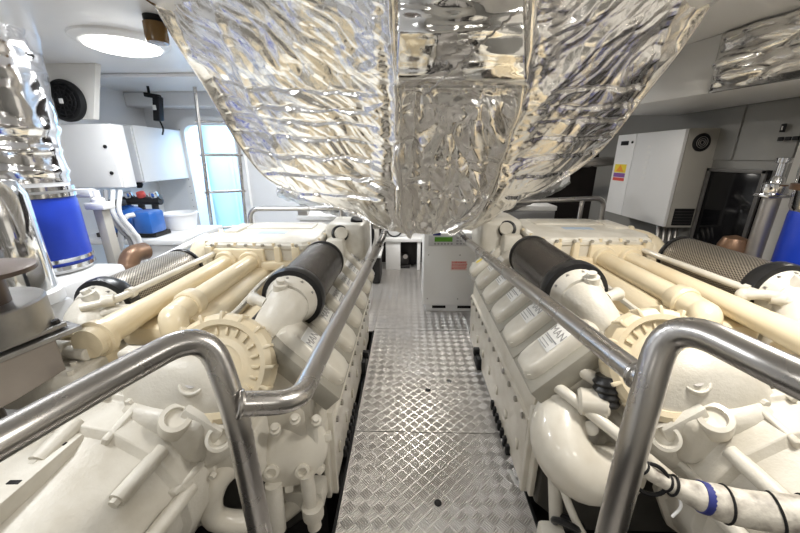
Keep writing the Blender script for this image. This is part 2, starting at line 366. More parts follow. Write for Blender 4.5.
# ------------------------------------------------------------------ engines
def engine(cx, s, label, dz, drop):
    P = lambda u, y, z: V((cx+s*u, y, z+dz))
    D = lambda u, y, z: V((s*u, y, z))
    root = thing('marine_diesel_engine', V((cx, 2.0, -.16)), label, 'engine', 'pair of marine diesel engines')
    # crankcase, oil pan
    b = MB(); prof = [(-.58, .34), (.58, .34), (.60, .42), (.585, .66), (.60, .74), (.40, .94), (.22, .80), (-.22, .80), (-.40, .94), (-.60, .74), (-.585, .66), (-.60, .42)]
    b.prism([P(u, 1.13, z) for u, z in prof], (0, 1.72, 0)); b.build('crankcase', CAST, root, .012)
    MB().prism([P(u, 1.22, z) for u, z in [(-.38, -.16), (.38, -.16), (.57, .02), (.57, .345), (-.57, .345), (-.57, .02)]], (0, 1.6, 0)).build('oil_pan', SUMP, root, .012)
    # lower side panel with flange, ridge
    b = MB(); b.prism([P(u, 1.30, z) for u, z in ((.575, .03), (.612, .03), (.625, .40), (.628, .44), (.612, .45), (.60, .62), (.625, .635), (.625, .665), (.56, .68))], (0, 1.5, 0))
    for k in range(7): b.obox(P(.622, 1.40+k*.21, .20), D(.006, 0, 0), V((0, .016, 0)), V((0, 0, .028)), .005)
    b.build('side_cover', WHITE, root, .004)
    for k in range(13):
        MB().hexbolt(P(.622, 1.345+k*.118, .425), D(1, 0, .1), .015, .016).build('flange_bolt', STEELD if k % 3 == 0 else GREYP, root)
    # end bracket of the panel
    b = MB(); b.box(P(.56, 1.245, .06), P(.635, 1.275, .55), .006); b.obox(P(.60, 1.235, .30), D(.012, 0, 0), V((0, .03, 0)), V((0, 0, .22)), .005)
    b.build('end_bracket', WHITE, root)
    # heads and valve covers
    sl = D(-.7071, 0, .7071); nn = D(.7071, 0, .7071); yy = V((0, 1, 0))
    for k in range(6):
        yc = 1.245+k*.247
        c = P(.53, yc, .815)
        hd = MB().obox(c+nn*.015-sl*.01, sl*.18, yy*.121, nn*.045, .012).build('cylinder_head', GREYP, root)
        b = MB()
        rings = []
        for h, sc_ in ((.0, 1.0), (.045, 1.0), (.068, .93), (.078, .80)):
            ring = []
            for (q, w) in ((-1, -.62), (-.86, -.92), (-.6, -1), (.7, -1), (.95, -.9), (1, -.6), (1, .6), (.95, .9), (.7, 1), (-.6, 1), (-.86, .92), (-1, .62)):
                ring.append(c+nn*(.03+h)+sl*q*.172*sc_+yy*w*.074*sc_)
            rings.append(ring)
        cv = b.loft(rings).build('valve_cover', WHITE, root, .004)
        MB().obox(c+nn*.1085+sl*.025, sl*.062, yy*.052, nn*.002, .001).build('label_plate', PLATE, cv)
        text_part('lettering', 'MAN', .048, c+nn*.111+sl*.045, yy*s, sl, PLT, cv, .0008)
        MB().obox(c+nn*.1105+sl*.012, sl*.0025, yy*.047, nn*.0015).build('plate_line', GREYT, cv)
        for w in (.018, .0, -.014): MB().obox(c+nn*.1105-sl*(.015-w)-yy*s*.01, sl*.0018, yy*.035, nn*.0012).build('plate_line', PLT, cv)
        for q in (-.92, .92):
            MB().hexbolt(c+nn*.075-sl*.145+yy*q*.06, nn, .012, .012).build('cover_bolt', WHITE, cv)
    # injector line along the bank bottoms
    b = MB(); b.tube([P(.632, 1.35, .735), P(.632, 2.78, .735)], .014, 10)
    for k in range(7): b.obox(P(.625, 1.40+k*.225, .73), D(.018, 0, 0), V((0, .02, 0)), V((0, 0, .025)), .006)
    b.build('fuel_rail', WHITE, root)
    # valley manifold
    b = MB(); b.tube([P(-.02, 1.35, .86), P(-.02, 2.3, .86)], .10, 20); b.box(P(-.24, 1.4, .78), P(.2, 2.2, .84), .02)
    b.build('valley_manifold', CREAM2, root)
    b = MB()
    for k in range(7): b.obox(P(.28, 1.42+k*.13, .87), D(.03, 0, 0), V((0, .03, 0)), V((0, 0, .02)), .008)
    b.tube(spline([P(.24, 1.4, .9), P(.26, 1.7, .92), P(.25, 2.1, .9)], 4), .018, 8)
    b.build('injector_wiring', DARK, root)
    # small lines, clips and unions between filter, turbo and bank
    for k, pts in enumerate(([(.33, 1.34, .93), (.38, 1.50, .97), (.36, 1.9, .98), (.34, 2.1, .95)], [(.12, 1.26, .93), (.16, 1.45, .95), (.14, 1.8, .96), (.16, 2.12, .96)], [(.40, 1.22, .90), (.47, 1.26, .88), (.50, 1.20, .78)])):
        MB().tube(spline([P(*q) for q in pts], 5), .011+.003*(k == 1), 8).build('fuel_line', WHITE, root)
    for k in range(6):
        q = P(.30+.02*(k % 2), 1.30+.05*k, .955-.01*k); MB().lathe(q, D(.3, -.3, .9), [(.016, -.03), (.016, .0), (.022, .004), (.022, .016), (.012, .018), (.012, .03), (.0, .031)], 10).build('pipe_union', WHITE if k % 3 else STEELD, root)
    # intercooler box
    b = MB()
    zt, zb = 1.115, .95
    pl_ = [(-.36, 2.14), (.29, 2.12), (.36, 2.20), (.36, 2.70), (.28, 2.84), (-.30, 2.84), (-.42, 2.70), (-.42, 2.24)]
    def ring(sc_, z): return [P(-.03+(u+.03)*sc_, 2.48+(y-2.48)*sc_, z) for u, y in pl_]
    b.loft([ring(.86, .80), ring(.93, zb), ring(.97, zt-.05), ring(1.0, zt-.045), ring(1.0, zt-.018), ring(.965, zt-.012), ring(.95, zt), ring(.80, zt+.012)])
    ic = b.build('intercooler_housing', CAST, root, .005)
    for i in range(len(pl_)):
        a, c = V((*pl_[i], 0)), V((*pl_[(i+1) % len(pl_)], 0)); n = max(1, int((c-a).length/.13))
        for k in range(n):
            q = a.lerp(c, (k+.5)/n); q = V((-.03+(q.x+.03)*.985, 2.48+(q.y-2.48)*.985, 0))
            MB().hexbolt(P(q.x, q.y, zt-.02), (0, 0, 1), .010, .016).build('lid_bolt', CREAM2, ic)
    MB().obox(P(.0, 2.38, zt+.0125), D(.10, 0, 0), V((0, .035, 0)), V((0, 0, .0015)), 0).build('maker_badge', paint('pale_blue_badge', (.45, .55, .68), .4), ic)
    # raised plates and lugs on the lid
    b = MB(); b.obox(P(.0, 2.60, zt+.012), D(.25, 0, 0), V((0, .10, 0)), V((0, 0, .012)), .01); b.obox(P(-.3, 2.5, zt+.01), D(.05, 0, 0), V((0, .14, 0)), V((0, 0, .02)), .012)
    b.build('lid_plate', WHITE, ic)
    # front face flanges on the intercooler
    b = MB(); 
    for u in (-.06, -.22): b.lathe(P(u, 2.16, 0.99), (0, -1, 0), [(.085, -.03), (.085, .02), (.072, .03), (.072, .07), (.066, .08)], 28)
    b.obox(P(-.14, 2.13, 0.99), D(.17, 0, 0), V((0, .02, 0)), V((0, 0, .085)), .02)
    b.build('pipe_flange', CREAM2, ic)
    b = MB(); b.tube(spline([P(-.28, 2.50, 1.03), P(-.42, 2.44, 1.03), P(-.50, 2.33, .99), P(-.50, 2.30, .82)], 6), .088, 22)
    b.lathe(P(-.41, 2.445, 1.03), D(-1, -.5, 0), [(.10, -.015), (.105, -.01), (.105, .015), (.098, .02)], 24)
    b.build('end_elbow', CREAM2, ic)
    for u, w in ((-.33, .025), (.12, .02), (.24, .025)): MB().obox(P(u, 2.135, 0.99), D(w, 0, 0), V((0, .03, 0)), V((0, 0, .10)), .008).build('front_rib', CREAM2, ic)
    MB().obox(P(.10, 2.14, .96), D(.12, 0, 0), V((0, .045, 0)), V((0, 0, .03)), .015).build('front_ledge', CREAM2, ic)
    for k in range(6): MB().hexbolt(P(-.30+.11*k, 2.115, 1.10), (0, -1, 0), .010, .012).build('lid_bolt', GREYP, ic)
    # expansion tank at the inner rear corner
    b = MB(); b.obox(P(.50, 2.66, 1.03), D(.15, 0, 0), V((0, .20, 0)), V((0, 0, .14)), .045, 3); b.obox(P(.44, 2.42, 0.99), D(.07, 0, 0), V((0, .06, 0)), V((0, 0, .09)), .03)
    b.lathe(P(.47, 2.47, 1.10), D(.3, -.9, .3), [(.06, -.05), (.06, .02), (.045, .03), (.045, .06)], 20)
    et = b.build('expansion_tank', CAST, root, .004)
    MB().lathe(P(.57, 2.60, 1.16), D(.25, -.2, 1), [(.045, 0), (.047, .02), (.04, .035), (.0, .037)], 18).build('filler_cap', BLACK, et)
    MB().torus(P(.47, 2.45, 1.105), D(.3, -.9, .3), .052, .012, 24, 8).build('hose_clamp', RUBBER, et)
    # charge pipes
    for j, (u, yn, r) in enumerate(((-.05, 1.31, .050), (-.215, 1.17 if s > 0 else .98, .048))):
        b = MB()
        pts = [P(u, 2.14, 0.99), P(u, yn+.10, 0.99)]
        b.tube(pts, r, 22)
        if j == 0:
            b.tube(spline([P(u, yn+.14, 0.99), P(u, yn+.03, 0.982), P(u+.02, yn-.02, .98), P(u+.03, yn-.03, .88)], 5), [.056]*16, 22)
            b.lathe(P(u, yn+.16, 0.99), (0, -1, 0), [(.055, -.02), (.068, 0), (.068, .05), (.06, .06)], 22)
        else:
            b.tube(spline([P(u, yn+.24, .99), P(u, yn+.10, .99), P(u, yn-.02, .988), P(u, yn-.07, .98)], 5), [.049, .050, .051, .052, .053, .054, .055, .056, .057, .058, .058, .058, .060, .062, .062, .062], 22); b.lathe(P(u, yn-.04, .985), (0, -1, 0), [(.060, -.015), (.074, -.012), (.074, .012), (.062, .016), (.058, .05), (.0, .052)], 24)
        b.build('charge_air_pipe', CREAM, root)
    b = MB(); b.box(P(-.30, 1.30, .84), P(-.10, 2.1, .935), .03); b.build('manifold_cover', CREAM, root)
    # air filters: inner and outer
    for q, m_ in ((.45, MESHB), (-.43, MESHG)):
        t_ = 1 if q > 0 else -1; zf = 1.035-(drop if q < 0 else 0)
        n = 40; b = MB(); b.lathe(P(q, 1.44, zf), (0, 1, 0), [(.122, 0)]+[(.124, .02+.07*i) for i in range(8)]+[(.118, .53), (.10, .545), (.0, .55)], n)
        af = b.build('air_filter', m_, root)
        MB().lathe(P(q, 1.40, zf), (0, 1, 0), [(.118, -.005), (.137, 0), (.142, .02), (.141, .05), (.132, .066), (.122, .07)], n).build('end_ring', RUBBER, af)
        MB().lathe(P(q, 1.975, zf), (0, 1, 0), [(.125, 0), (.128, .005), (.127, .018), (.112, .028)], n).build('end_cap', RUBBER if q < 0 else DARK, af)
        b = MB()
        b.lathe(P(q, 1.43, zf), (0, -1, 0), [(.118, 0), (.120, .03), (.112, .04), (.106, .06), (.092, .09)], 32)
        pth = spline([P(q, 1.36, zf), P(q-.01*t_, 1.31, zf-.02), P(q-.04*t_, 1.265, zf-.07), P(q-.07*t_, 1.25, zf-.15), P(q-.09*t_, 1.24, zf-.22)], 5)
        b.tube(pth, [.092-.001*i for i in range(len(pth))], 28)
        b.lathe(P(q-.05*t_, 1.26, zf-.10), D(-.2*t_, -.35, -1), [(.09, -.012), (.098, -.01), (.098, .01), (.09, .012)], 28)
        b.lathe(P(q-.02*t_, 1.335, zf+.085), D(.2*t_, -.2, 1), [(.03, -.02), (.03, .02), (.018, .022), (.018, .04)], 14)
        b.tube(spline([P(q-.08*t_, 1.31, zf+.02), P(q-.13*t_, 1.33, zf+.03), P(q-.17*t_, 1.38, zf+.01)], 4), .022, 12)
        b.ball(P(q-.17*t_, 1.39, zf+.005), .03)
        el = b.build('intake_elbow', CAST, root)
        for a in range(5):
            th = .4+a*.6
            MB().hexbolt(P(q, 1.385, zf)+D(.105*math.cos(th), 0, .105*math.sin(th)), (0, -1, 0), .008, .008).build('elbow_bolt', STEELD, el)
    # breather pipe beside outer filter
    b = MB(); b.tube(fillet([P(-.40, 1.27, 1.045), P(-.30, 1.33, 1.055), P(-.30, 2.2, 1.04)], .05), .017, 12)
    b.lathe(P(-.32, 1.32, 1.055), D(.8, .5, 0), [(.026, -.02), (.026, .02)], 14); b.lathe(P(-.30, 1.42, 1.053), (0, 1, 0), [(.025, -.012), (.025, .012)], 14); b.build('breather_pipe', WHITE, root)
    # turbocharger compressor covers
    for q, R_, y0, z0 in ((.27, .20, 1.10, .885), (-.36, .12, 1.16, .86)):
        ax = D(.05, -.86, .50).normalized(); o = P(q, y0, z0)
        b = MB(); k = R_/.19
        b.lathe(o, ax, [(.09*k, -.14), (.15*k, -.10), (.175*k, -.05), (.19*k, -.02), (.193*k, .02), (.186*k, .045), (.168*k, .058), (.150*k, .056), (.142*k, .03), (.118*k, .022), (.108*k, .035), (.080*k, .04), (.07*k, .01), (.02*k, .008)], 48)
        a, c = frame(ax)
        for i in range(16):
            e = a*math.cos(2*PI*i/16)+c*math.sin(2*PI*i/16); f = ax.cross(e)
            b.obox(o+e*.182*k+ax*.028, e*.016*k, f*.006*k, ax*.03, .003)
        tc = b.build('turbocharger', CREAM2, root)
        b = MB(); b.lathe(o+ax*.032, ax, [(.112*k, -.004), (.144*k, -.004), (.144*k, .004), (.112*k, .004)], 40)
        for i in range(22):
            e = a*math.cos(2*PI*i/22)+c*math.sin(2*PI*i/22); f = ax.cross(e)
            b.obox(o+e*.128*k+ax*.036, e*.014*k, f*.0045*k, ax*.008, .002)
        b.build('rib_ring', CREAM, tc)
    # exhaust drum in front of the inner turbo
    b = MB(); b.lathe(P(.12, 1.20, .70), D(.05, -1, .12), [(.20, 0), (.245, .02), (.25, .06), (.245, .16), (.225, .205), (.19, .23), (.10, .245), (.0, .25)], 44)
    b.lathe(P(.20, 1.02, .86), D(.25, -.6, .8), [(.045, -.06), (.045, .03), (.036, .034), (.03, .02), (.0, .018)], 20)
    b.obox(P(.02, 1.10, .93), D(.13, 0, 0), V((0, .03, 0)), V((0, 0, .03)), .012); b.obox(P(.22, 1.12, .90), D(.05, 0, -.03), V((0, .05, 0)), V((0, 0, .03)), .012)
    dr_ = b.build('exhaust_drum', CAST, root, .004)
    MB().lathe(P(.20, 1.02, .86)+D(.25, -.6, .8).normalized()*.03, D(.25, -.6, .8), [(.02, 0), (.02, .004), (.008, .0045)], 16).build('plug', STEELD, dr_)
    # big tapering gearbox casting in front
    n = 14; b = MB(); rings = []; gu, gz = -.15, .47
    def oct_(y, r):
        return [P(gu+r*math.cos(2*PI*(i+.5)/n), y, gz+r*math.sin(2*PI*(i+.5)/n)) for i in range(n)]
    for y, r in ((1.03, .36), (1.02, .39), (.985, .395), (.975, .375), (.865, .362), (.85, .335), (.80, .312), (.55, .285), (.25, .27), (.22, .24)):
        rings.append(oct_(y, r))
    b.loft(rings)
    for th, h in ((15, .02), (64, .022), (112, .022), (150, .02)):
        e = D(math.cos(math.radians(th)), 0, math.sin(math.radians(th)))
        p0 = P(gu, .97, gz)+e*.37; p1 = P(gu, .84, gz)+e*.33
        dd = (p1-p0); f = dd.cross(e).normalized(); b.obox((p0+p1)/2, dd/2, f*.012, e*h, .006)
    gb = b.build('gearbox_housing', CAST, root, .008, angle=28)
    for th, y, ln in ((38, .90, .17), (84, .88, .13), (118, .90, .24), (8, .90, .20)):
        e = D(math.cos(math.radians(th)), 0, math.sin(math.radians(th)))
        b = MB(); q0 = P(gu, y, gz)+e*.352; q1 = P(gu, y-ln, gz)+e*.325; b.tube([q0, q1], .026, 16); dq = (q1-q0).normalized(); b.hexbolt(q1, dq, .016, .014)
        b.build('bolt_boss', CAST, gb)
    for k in range(16):
        th = math.radians(-10+k*13); e = D(math.cos(th), 0, math.sin(th))
        MB().hexbolt(P(gu, .975, gz)+e*.383, (0, -1, 0), .012, .016).build('flange_bolt', CAST, gb)
    # oval port ring and second port
    ax = D(.42, -.40, .80)
    MB().obox(P(.10, .975, .70), D(.15, 0, -.03), V((0, .05, 0)), D(.02, 0, .10), .04, 3).build('casting_shoulder', CAST, gb)
    b = MB(); o_ = P(.165, .945, .772)+ax.normalized()*.024
    b.lathe(o_, ax, [(.056, -.07), (.052, -.004), (.049, .004), (.034, .006), (.031, -.008), (.0, -.01)], 28)
    b.build('port_ring', WHITE, gb)
    b = MB(); b.lathe(P(.30, .955, .69), D(.4, -.75, .5), [(.048, -.10), (.045, .02), (.034, .022), (.028, -.01), (.0, -.012)], 26); b.obox(P(.24, .98, .74), D(.06, 0, -.05), V((0, .035, 0)), D(.02, 0, .03), .012)
    b.build('port_boss', CAST, gb)
    # slotted flat cover on the outer shoulder
    e1 = D(.93, .05, -.02).normalized(); e2 = V((0, 1, 0)); e3 = e1.cross(e2)
    if e3.z < 0: e3 = -e3
    pc = P(-.20, .70, .775)
    cp_ = MB().obox(pc, e1*.13, e2*.15, e3*.03, .012).build('cover_plate', CAST, gb)
    for q in (-.03, .10): MB().obox(pc+e1*.10+e2*q+e3*.0305, e1*.016, e2*.006, e3*.002, .001).build('slot', BLACK, cp_)
    # general brackets, flanges and bolts between block and gearbox
    b = MB()
    b.box(P(-.58, 1.0, .42), P(.40, 1.20, .66), .03)
    b.box(P(-.62, 1.18, .55), P(-.35, 1.40, .92), .04); b.obox(P(-.36, 1.06, .84), D(.16, 0, 0), V((0, .08, 0)), V((0, 0, .08)), .025)
    b.obox(P(-.44, 1.14, .96), D(.05, 0, 0), V((0, .03, 0)), V((0, 0, .04)), .01); b.tube([P(-.50, 1.12, .95), P(-.22, 1.08, .945)], .024, 14); b.lathe(P(-.34, 1.10, .95), D(1, -.1, 0), [(.032, -.03), (.036, -.028), (.036, .028), (.032, .03)], 16)
    b.build('timing_case', CAST, root, .006)
    for k in range(9):
        MB().hexbolt(P(-.50+k*.035, 1.0+.05*(k % 2), .917), (0, 0, 1), .011, .014).build('case_bolt', WHITE, root)
    b = MB()
    for k in range(4):
        b.tube(spline([P(.30+.05*k, 1.24, .80-.02*k), P(.36+.05*k, 1.20, .74), P(.40+.05*k, 1.22, .62)], 4), .012, 8)
    b.tube(fillet([P(.33, 1.30, .92), P(.40, 1.22, .90), P(.44, 1.22, .78)], .04), .018, 10)
    b.build('fuel_line', WHITE, root)
    for u in (.42, -.42):
        for y in (1.35, 2.4): MB().box(P(u-.12, y, -.45), P(u+.12, y+.3, -.14), .01).build('mounting_foot', DARK, root)
    b = MB(); b.box(P(-.32, .5, -.45), P(.02, .8, .12), .01); b.build('gearbox_foot', DARK, gb)
    return root, P, D

eL, PL, DL = engine(-.97, 1, 'white marine diesel engine to the left of the walkway', 0.0, .055)
eR, PR, DR = engine(1.19, -1, 'white marine diesel engine to the right of the walkway', .04, 0.0)

# left engine: round water pump and fittings low at its near inner corner
b = MB(); ax = DL(.25, -1, .35)
b.lathe(PL(.47, 1.14, .46), ax, [(.13, -.08), (.155, -.02), (.16, 0), (.16, .02), (.145, .035), (.12, .04), (.10, .055), (.05, .062), (.0, .064)], 32)
b.obox(PL(.42, 1.18, .60), DL(.14, 0, -.02), V((0, .06, 0)), V((0, 0, .10)), .03); b.obox(PL(.56, 1.22, .55), DL(.05, 0, 0), V((0, .05, 0)), V((0, 0, .14)), .02)
wp = b.build('water_pump', WHITE, eL, .004)
a_, c_ = frame(ax)
for i in range(7):
    e = a_*math.cos(2*PI/7*i+.3)+c_*math.sin(2*PI/7*i+.3)
    MB().obox(PL(.47, 1.14, .46)+e*.155+ax.normalized()*.01, e*.024, ax.cross(e).normalized()*.018, ax.normalized()*.02, .006).build('pump_lug', WHITE, wp)
for k, (q, w) in enumerate(((.07, .06), (-.05, .08))):
    MB().lathe(PL(.47, 1.14, .46)+a_*q+c_*w*-1+ax.normalized()*.045, ax, [(.030, -.01), (.030, .022), (.019, .024), (.017, .006), (.0, .005)], 18).build('pump_port', WHITE, wp)
b = MB(); b.tube(spline([PL(.35, 1.08, .52), PL(.22, 1.0, .42), PL(.20, .98, .25), PL(.38, 1.05, .16), PL(.50, 1.2, .12)], 6), .045, 16)
b.build('coolant_pipe', WHITE, eL)
b = MB(); b.tube([PL(.42, 1.05, .36), PL(.42, 1.03, .12)], .035, 14); b.tube([PL(.55, 1.08, .38), PL(.57, 1.06, .10)], .03, 14); b.lathe(PL(.57, 1.06, .2), (0, 0, 1), [(.045, -.03), (.045, .03)], 16)
b.obox(PL(.47, 1.16, .18), DL(.13, 0, 0), V((0, .05, 0)), V((0, 0, .05)), .015); b.build('drain_fitting', CAST, eL)
b = MB(); b.obox(PL(.40, 1.18, .74), DL(.06, 0, .02), V((0, .04, 0)), V((0, 0, .06)), .02); b.lathe(PL(.36, 1.12, .72), DL(.3, -.9, .3), [(.05, -.05), (.046, .03), (.034, .034), (.03, .01), (.0, .01)], 22)
b.lathe(PL(.56, 1.26, .66), DL(.5, -.8, .3), [(.055, -.04), (.055, .02), (.04, .024), (.036, .012), (.0, .01)], 22); b.build('sensor_boss', WHITE, eL)
for i, (u, y, z) in enumerate(((.46, 1.05, .64), (.53, 1.08, .66), (.60, 1.12, .62), (.34, 1.03, .60))):
    b = MB(); b.lathe(PL(u, y, z), DL(.2, -.5, .8), [(.022, -.03), (.022, .01), (.014, .012), (.014, .04), (.0, .042)], 12); b.build('pipe_union', WHITE, eL)

# right engine: large smooth coolant elbow and small lines at its near inner corner
b = MB(); pth = spline([PR(.49, 1.20, .655), PR(.575, 1.12, .625), PR(.605, 1.03, .565), PR(.54, .97, .51), PR(.42, .98, .50), PR(.34, 1.04, .50)], 6)
b.tube(pth, [0.080+.026*math.sin(PI*min(1, i/(len(pth)-1)*1.1)) for i in range(len(pth))], 28)
b.lathe(PR(.60, 1.16, .72), DR(.4, -.5, .8), [(.045, -.06), (.042, .02), (.03, .024), (.026, .008), (.0, .006)], 20)
el = b.build('coolant_elbow', WHITE, eR)
for u, y, z in ((.66, 1.10, .63), (.50, 1.04, .64), (.40, .98, .57)):
    MB().lathe(PR(u, y, z), DR(.4, -.6, .6), [(.026, -.05), (.026, .02), (.018, .024), (.0, .025)], 14).build('elbow_bolt', STEELD if u < .35 else WHITE, el)
b = MB(); b.tube(fillet([PR(.60, 1.14, .745), PR(.585, 1.10, .75), PR(.44, .95, .68), PR(.30, .88, .58)], .06), .022, 12); b.tube(fillet([PR(.56, 1.20, .83), PR(.50, 1.12, .82), PR(.40, 1.08, .76)], .05), .025, 12)
b.lathe(PR(.50, 1.06, .74), DR(-.9, -.3, .1), [(.04, -.05), (.05, -.04), (.05, .04), (.04, .05)], 18); b.build('coolant_pipe', WHITE, eR)
b = MB(); 
b.lathe(PR(.46, 1.06, .79), (0, .3, 1), [(.040, -.05)]+[((.045 if i % 2 else .038), -.05+.012*i) for i in range(1, 9)]+[(.036, .06)], 20); b.build('rubber_bellows', RUBBER, eR)
b = MB(); b.tube([PR(.55, 1.15, .34), PR(.53, 1.08, .06)], .028, 12); b.lathe(PR(.56, 1.16, .34), DR(.3, -1, .2), [(.04, -.02), (.04, .02), (.02, .024), (.02, .01), (.0, .01)], 18)
b.tube(spline([PR(.54, 1.16, .33), PR(.50, 1.02, .20), PR(.40, .95, .05)], 5), .016, 10)
b.obox(PR(.58, 1.0, .10), DR(.05, 0, 0), V((0, .06, 0)), V((0, 0, .04)), .015); b.obox(PR(.40, .92, .17), DR(.04, .02, 0), V((0, .04, 0)), V((0, 0, .05)), .008)
b.build('drain_fitting', CAST, eR)
for u, y, z, r in ((.53, 1.02, .16, .045), (.48, 1.08, .10, .05), (.45, .98, .02, .05)):
    b = MB(); b.torus(PR(u, y, z), (.3, .6, .4), r, .014, 20, 8); b.build('rubber_hose', RUBBER, eR)
# small yellow sticker + ring on far inner corner of right engine
MB().lathe(PR(.60, 2.60, .90), DR(.9, -.4, .2), [(.05, -.03), (.05, .02), (.036, .022), (.03, .0), (.0, .0)], 22).build('lifting_ring', WHITE, eR)
c = PR(.64, 2.46, .84)
n_ = DR(.75, -.5, .4).normalized(); a_, c2_ = frame(n_)
MB().obox(c+n_*.0, (a_+c2_).normalized()*.032, (a_-c2_).normalized()*.032, n_*.004, .002).build('warning_diamond', YELL, eR)
# black hinge blocks beside the floor
for P_, root in ((PL, eL), (PR, eR)):
    b = MB(); b.box(P_(.60, 2.28, .02), P_(.645, 2.44, .12), .006); b.box(P_(.60, 2.36, .10), P_(.66, 2.40, .16), .006); b.build('floor_clip', BLACK, root)
    b = MB()
    for k in range(7): b.box(P_(.60, 1.5+k*.06, .01), P_(.632, 1.53+k*.06, .07), .004)
    b.build('cable_chain', BLACK, root)

# ------------------------------------------------------------------ handrails
RR = .025
t = thing('handrail', V((-.325, .57, 0)), 'stainless handrail around the left engine, its thick near bend at the left edge', 'handrail', 'stainless handrails in front of the engines')
pj = at(240, 404, .68); yj = pj.y
post = V((pj.x, yj, 0))
b = MB(); b.tube(fillet([at(-160, 528, .33), at(0, 441, .45), at(105, 382, .56), at(206, 328, .675), V((pj.x-.012, yj, 1.17)), V((pj.x+.01, yj, 0))], [.1, .2, .09, .10], 10), RR, 24); b.build('top_rail', STEEL, t)
b = MB(); b.tube(fillet([pj, at(298, 402, .74), at(322, 352, .98), at(383, 238, 2.55), V((at(383, 238, 2.55).x-.012, 2.95, at(383, 238, 2.55).z)), V((at(383, 238, 2.55).x-.12, 2.93, at(383, 238, 2.55).z))], [.09, .2, .4, .08], 12), RR, 24); b.build('side_rail', STEEL, t)
pe = at(383, 238, 2.55)
MB().torus(pj, pj-at(298, 402, .74), .024, .006, 24, 8).build('weld', STEEL, t)

t = thing('handrail', V((.4, .52, 0)), 'stainless handrail around the right engine, its thick near bend at the right edge', 'handrail', 'stainless handrails in front of the engines')
pj = at(640, 392, .58)
pth = fillet([at(960, 455, .36), at(800, 380, .44), at(668, 316, .60), V((pj.x+.012, pj.y, 1.2)), V((pj.x+.02, pj.y, 0))], [.2, .085, .2], 10)
zz_ = pj.z; pj = min((q.lerp(w, f/20) for q, w in zip(pth, pth[1:]) for f in range(20)), key=lambda p: abs(p.z-zz_) if p.x < .45 and p.y > .4 else 9)
b = MB(); b.tube(pth, RR, 24); b.build('top_rail', STEEL, t)
pe = at(463, 238, 2.42)
b = MB(); b.tube(fillet([pj, pe, V((pe.x, 2.97, pe.z)), V((pe.x+.1, 2.97, pe.z))], [.5, .08], 8), RR*.92, 24); b.build('side_rail', STEEL, t)
MB().torus(pj+(pe-pj).normalized()*.028, pe-pj, .0225, .006, 24, 8).build('weld', STEEL, t)

def hoop(pts, zd, label):
    q = [at(px, py, zd) for px, py in pts]; y = q[0].y
    q = [at_y(px, py, y) for px, py in pts]
    z0 = 0.0
    q = [V((q[0].x, y, z0))]+q+[V((q[-1].x, y, z0))]
    o = thing('rail_hoop', V(((q[0].x+q[-1].x)/2, y, 0)), label, 'handrail', 'rail hoops behind the engines')
    MB().tube(fillet(q, .09, 8), .021, 16).build('hoop_tube', STEEL, o)
    q0 = q[1].lerp(q[2], .82)+V((0, 0, 0)); q0 = V((q0.x, y, q0.z)); MB().tube([q0, V((q0.x, y+.02, 0))], .018, 14).build('stay', STEEL, o)
hoop([(249, 209), (361, 208)], 2.95, 'stainless rail hoop behind the left engine')
hoop([(482, 203), (605, 198)], 2.98, 'stainless rail hoop behind the right engine')

# ------------------------------------------------------------------ foil hood
net = [
 [(135,-30),(212,-30),(288,-30),(350,-30),(394,-30),(462,-30),(532,-30),(572,-30),(628,-30),(684,-30),(732,-30)],
 [(178,45),(236,45),(300,45),(355,45),(398,48),(461,52),(525,48),(566,45),(614,45),(658,45),(684,45)],
 [(208,92),(256,94),(310,98),(360,101),(402,104),(458,106),(515,104),(560,101),(600,98),(628,96),(647,92)],
 [(242,149),(282,149),(326,150),(366,151),(402,153),(452,154),(500,153),(533,151),(564,150),(588,148),(606,145)],
 [(276,184),(306,186),(337,188),(371,190),(403,192),(446,193),(489,192),(512,190),(534,187),(551,183),(566,177)],
 [(342,209),(356,212),(371,215),(387,218),(405,221),(438,222),(466,220),(478,216),(490,212),(500,208),(512,203)],
 [(386,230),(391,230),(397,231),(404,232),(413,233),(430,234),(446,232),(453,230),(459,228),(465,226),(470,223)]]
zdc = [1.05, 1.30, 1.55, 1.82, 2.05, 2.22, 2.30]      # centre column depth
zde = [1.42, 1.72, 2.02, 2.32, 2.50, 2.50, 2.42]      # edge depth
colw = [1, .82, .62, .42, .10, 0, .10, .42, .62, .82, 1]
def cr(a, b_, c, d, t): return 0.5*((2*b_)+(c-a)*t+(2*a-5*b_+4*c-d)*t*t+(3*b_-a-3*c+d)*t**3)
def samp(A, x):
    i = min(int(x), len(A)-2); t_ = x-i
    g = lambda k: A[max(0, min(len(A)-1, k))]
    return tuple(cr(p, q, r, w, t_) for p, q, r, w in zip(g(i-1), g(i), g(i+1), g(i+2)))
ctl = [[(net[r][c][0], net[r][c][1], zdc[r]*(1-colw[c])+zde[r]*colw[c]) for c in range(11)] for r in range(7)]
NU, NV = 460, 340
def ridge(x, y, seed):
    n = noise.noise(V((x, y, seed))); return 1-abs(n)*2
rows = []
for j in range(NV+1):
    vv = j/NV*6
    line = [samp([ctl[r][c] for r in range(7)], vv) for c in range(11)]
    row = []
    for i in range(NU+1):
        row.append(samp(line, i/NU*10))
    rows.append(row)
base = [[at(*p) for p in row] for row in rows]
seams = [97, 115, 128, 145, 163, 182, 200]
def vor(x, y, z): return noise.voronoi(V((x, y, z)))[0]
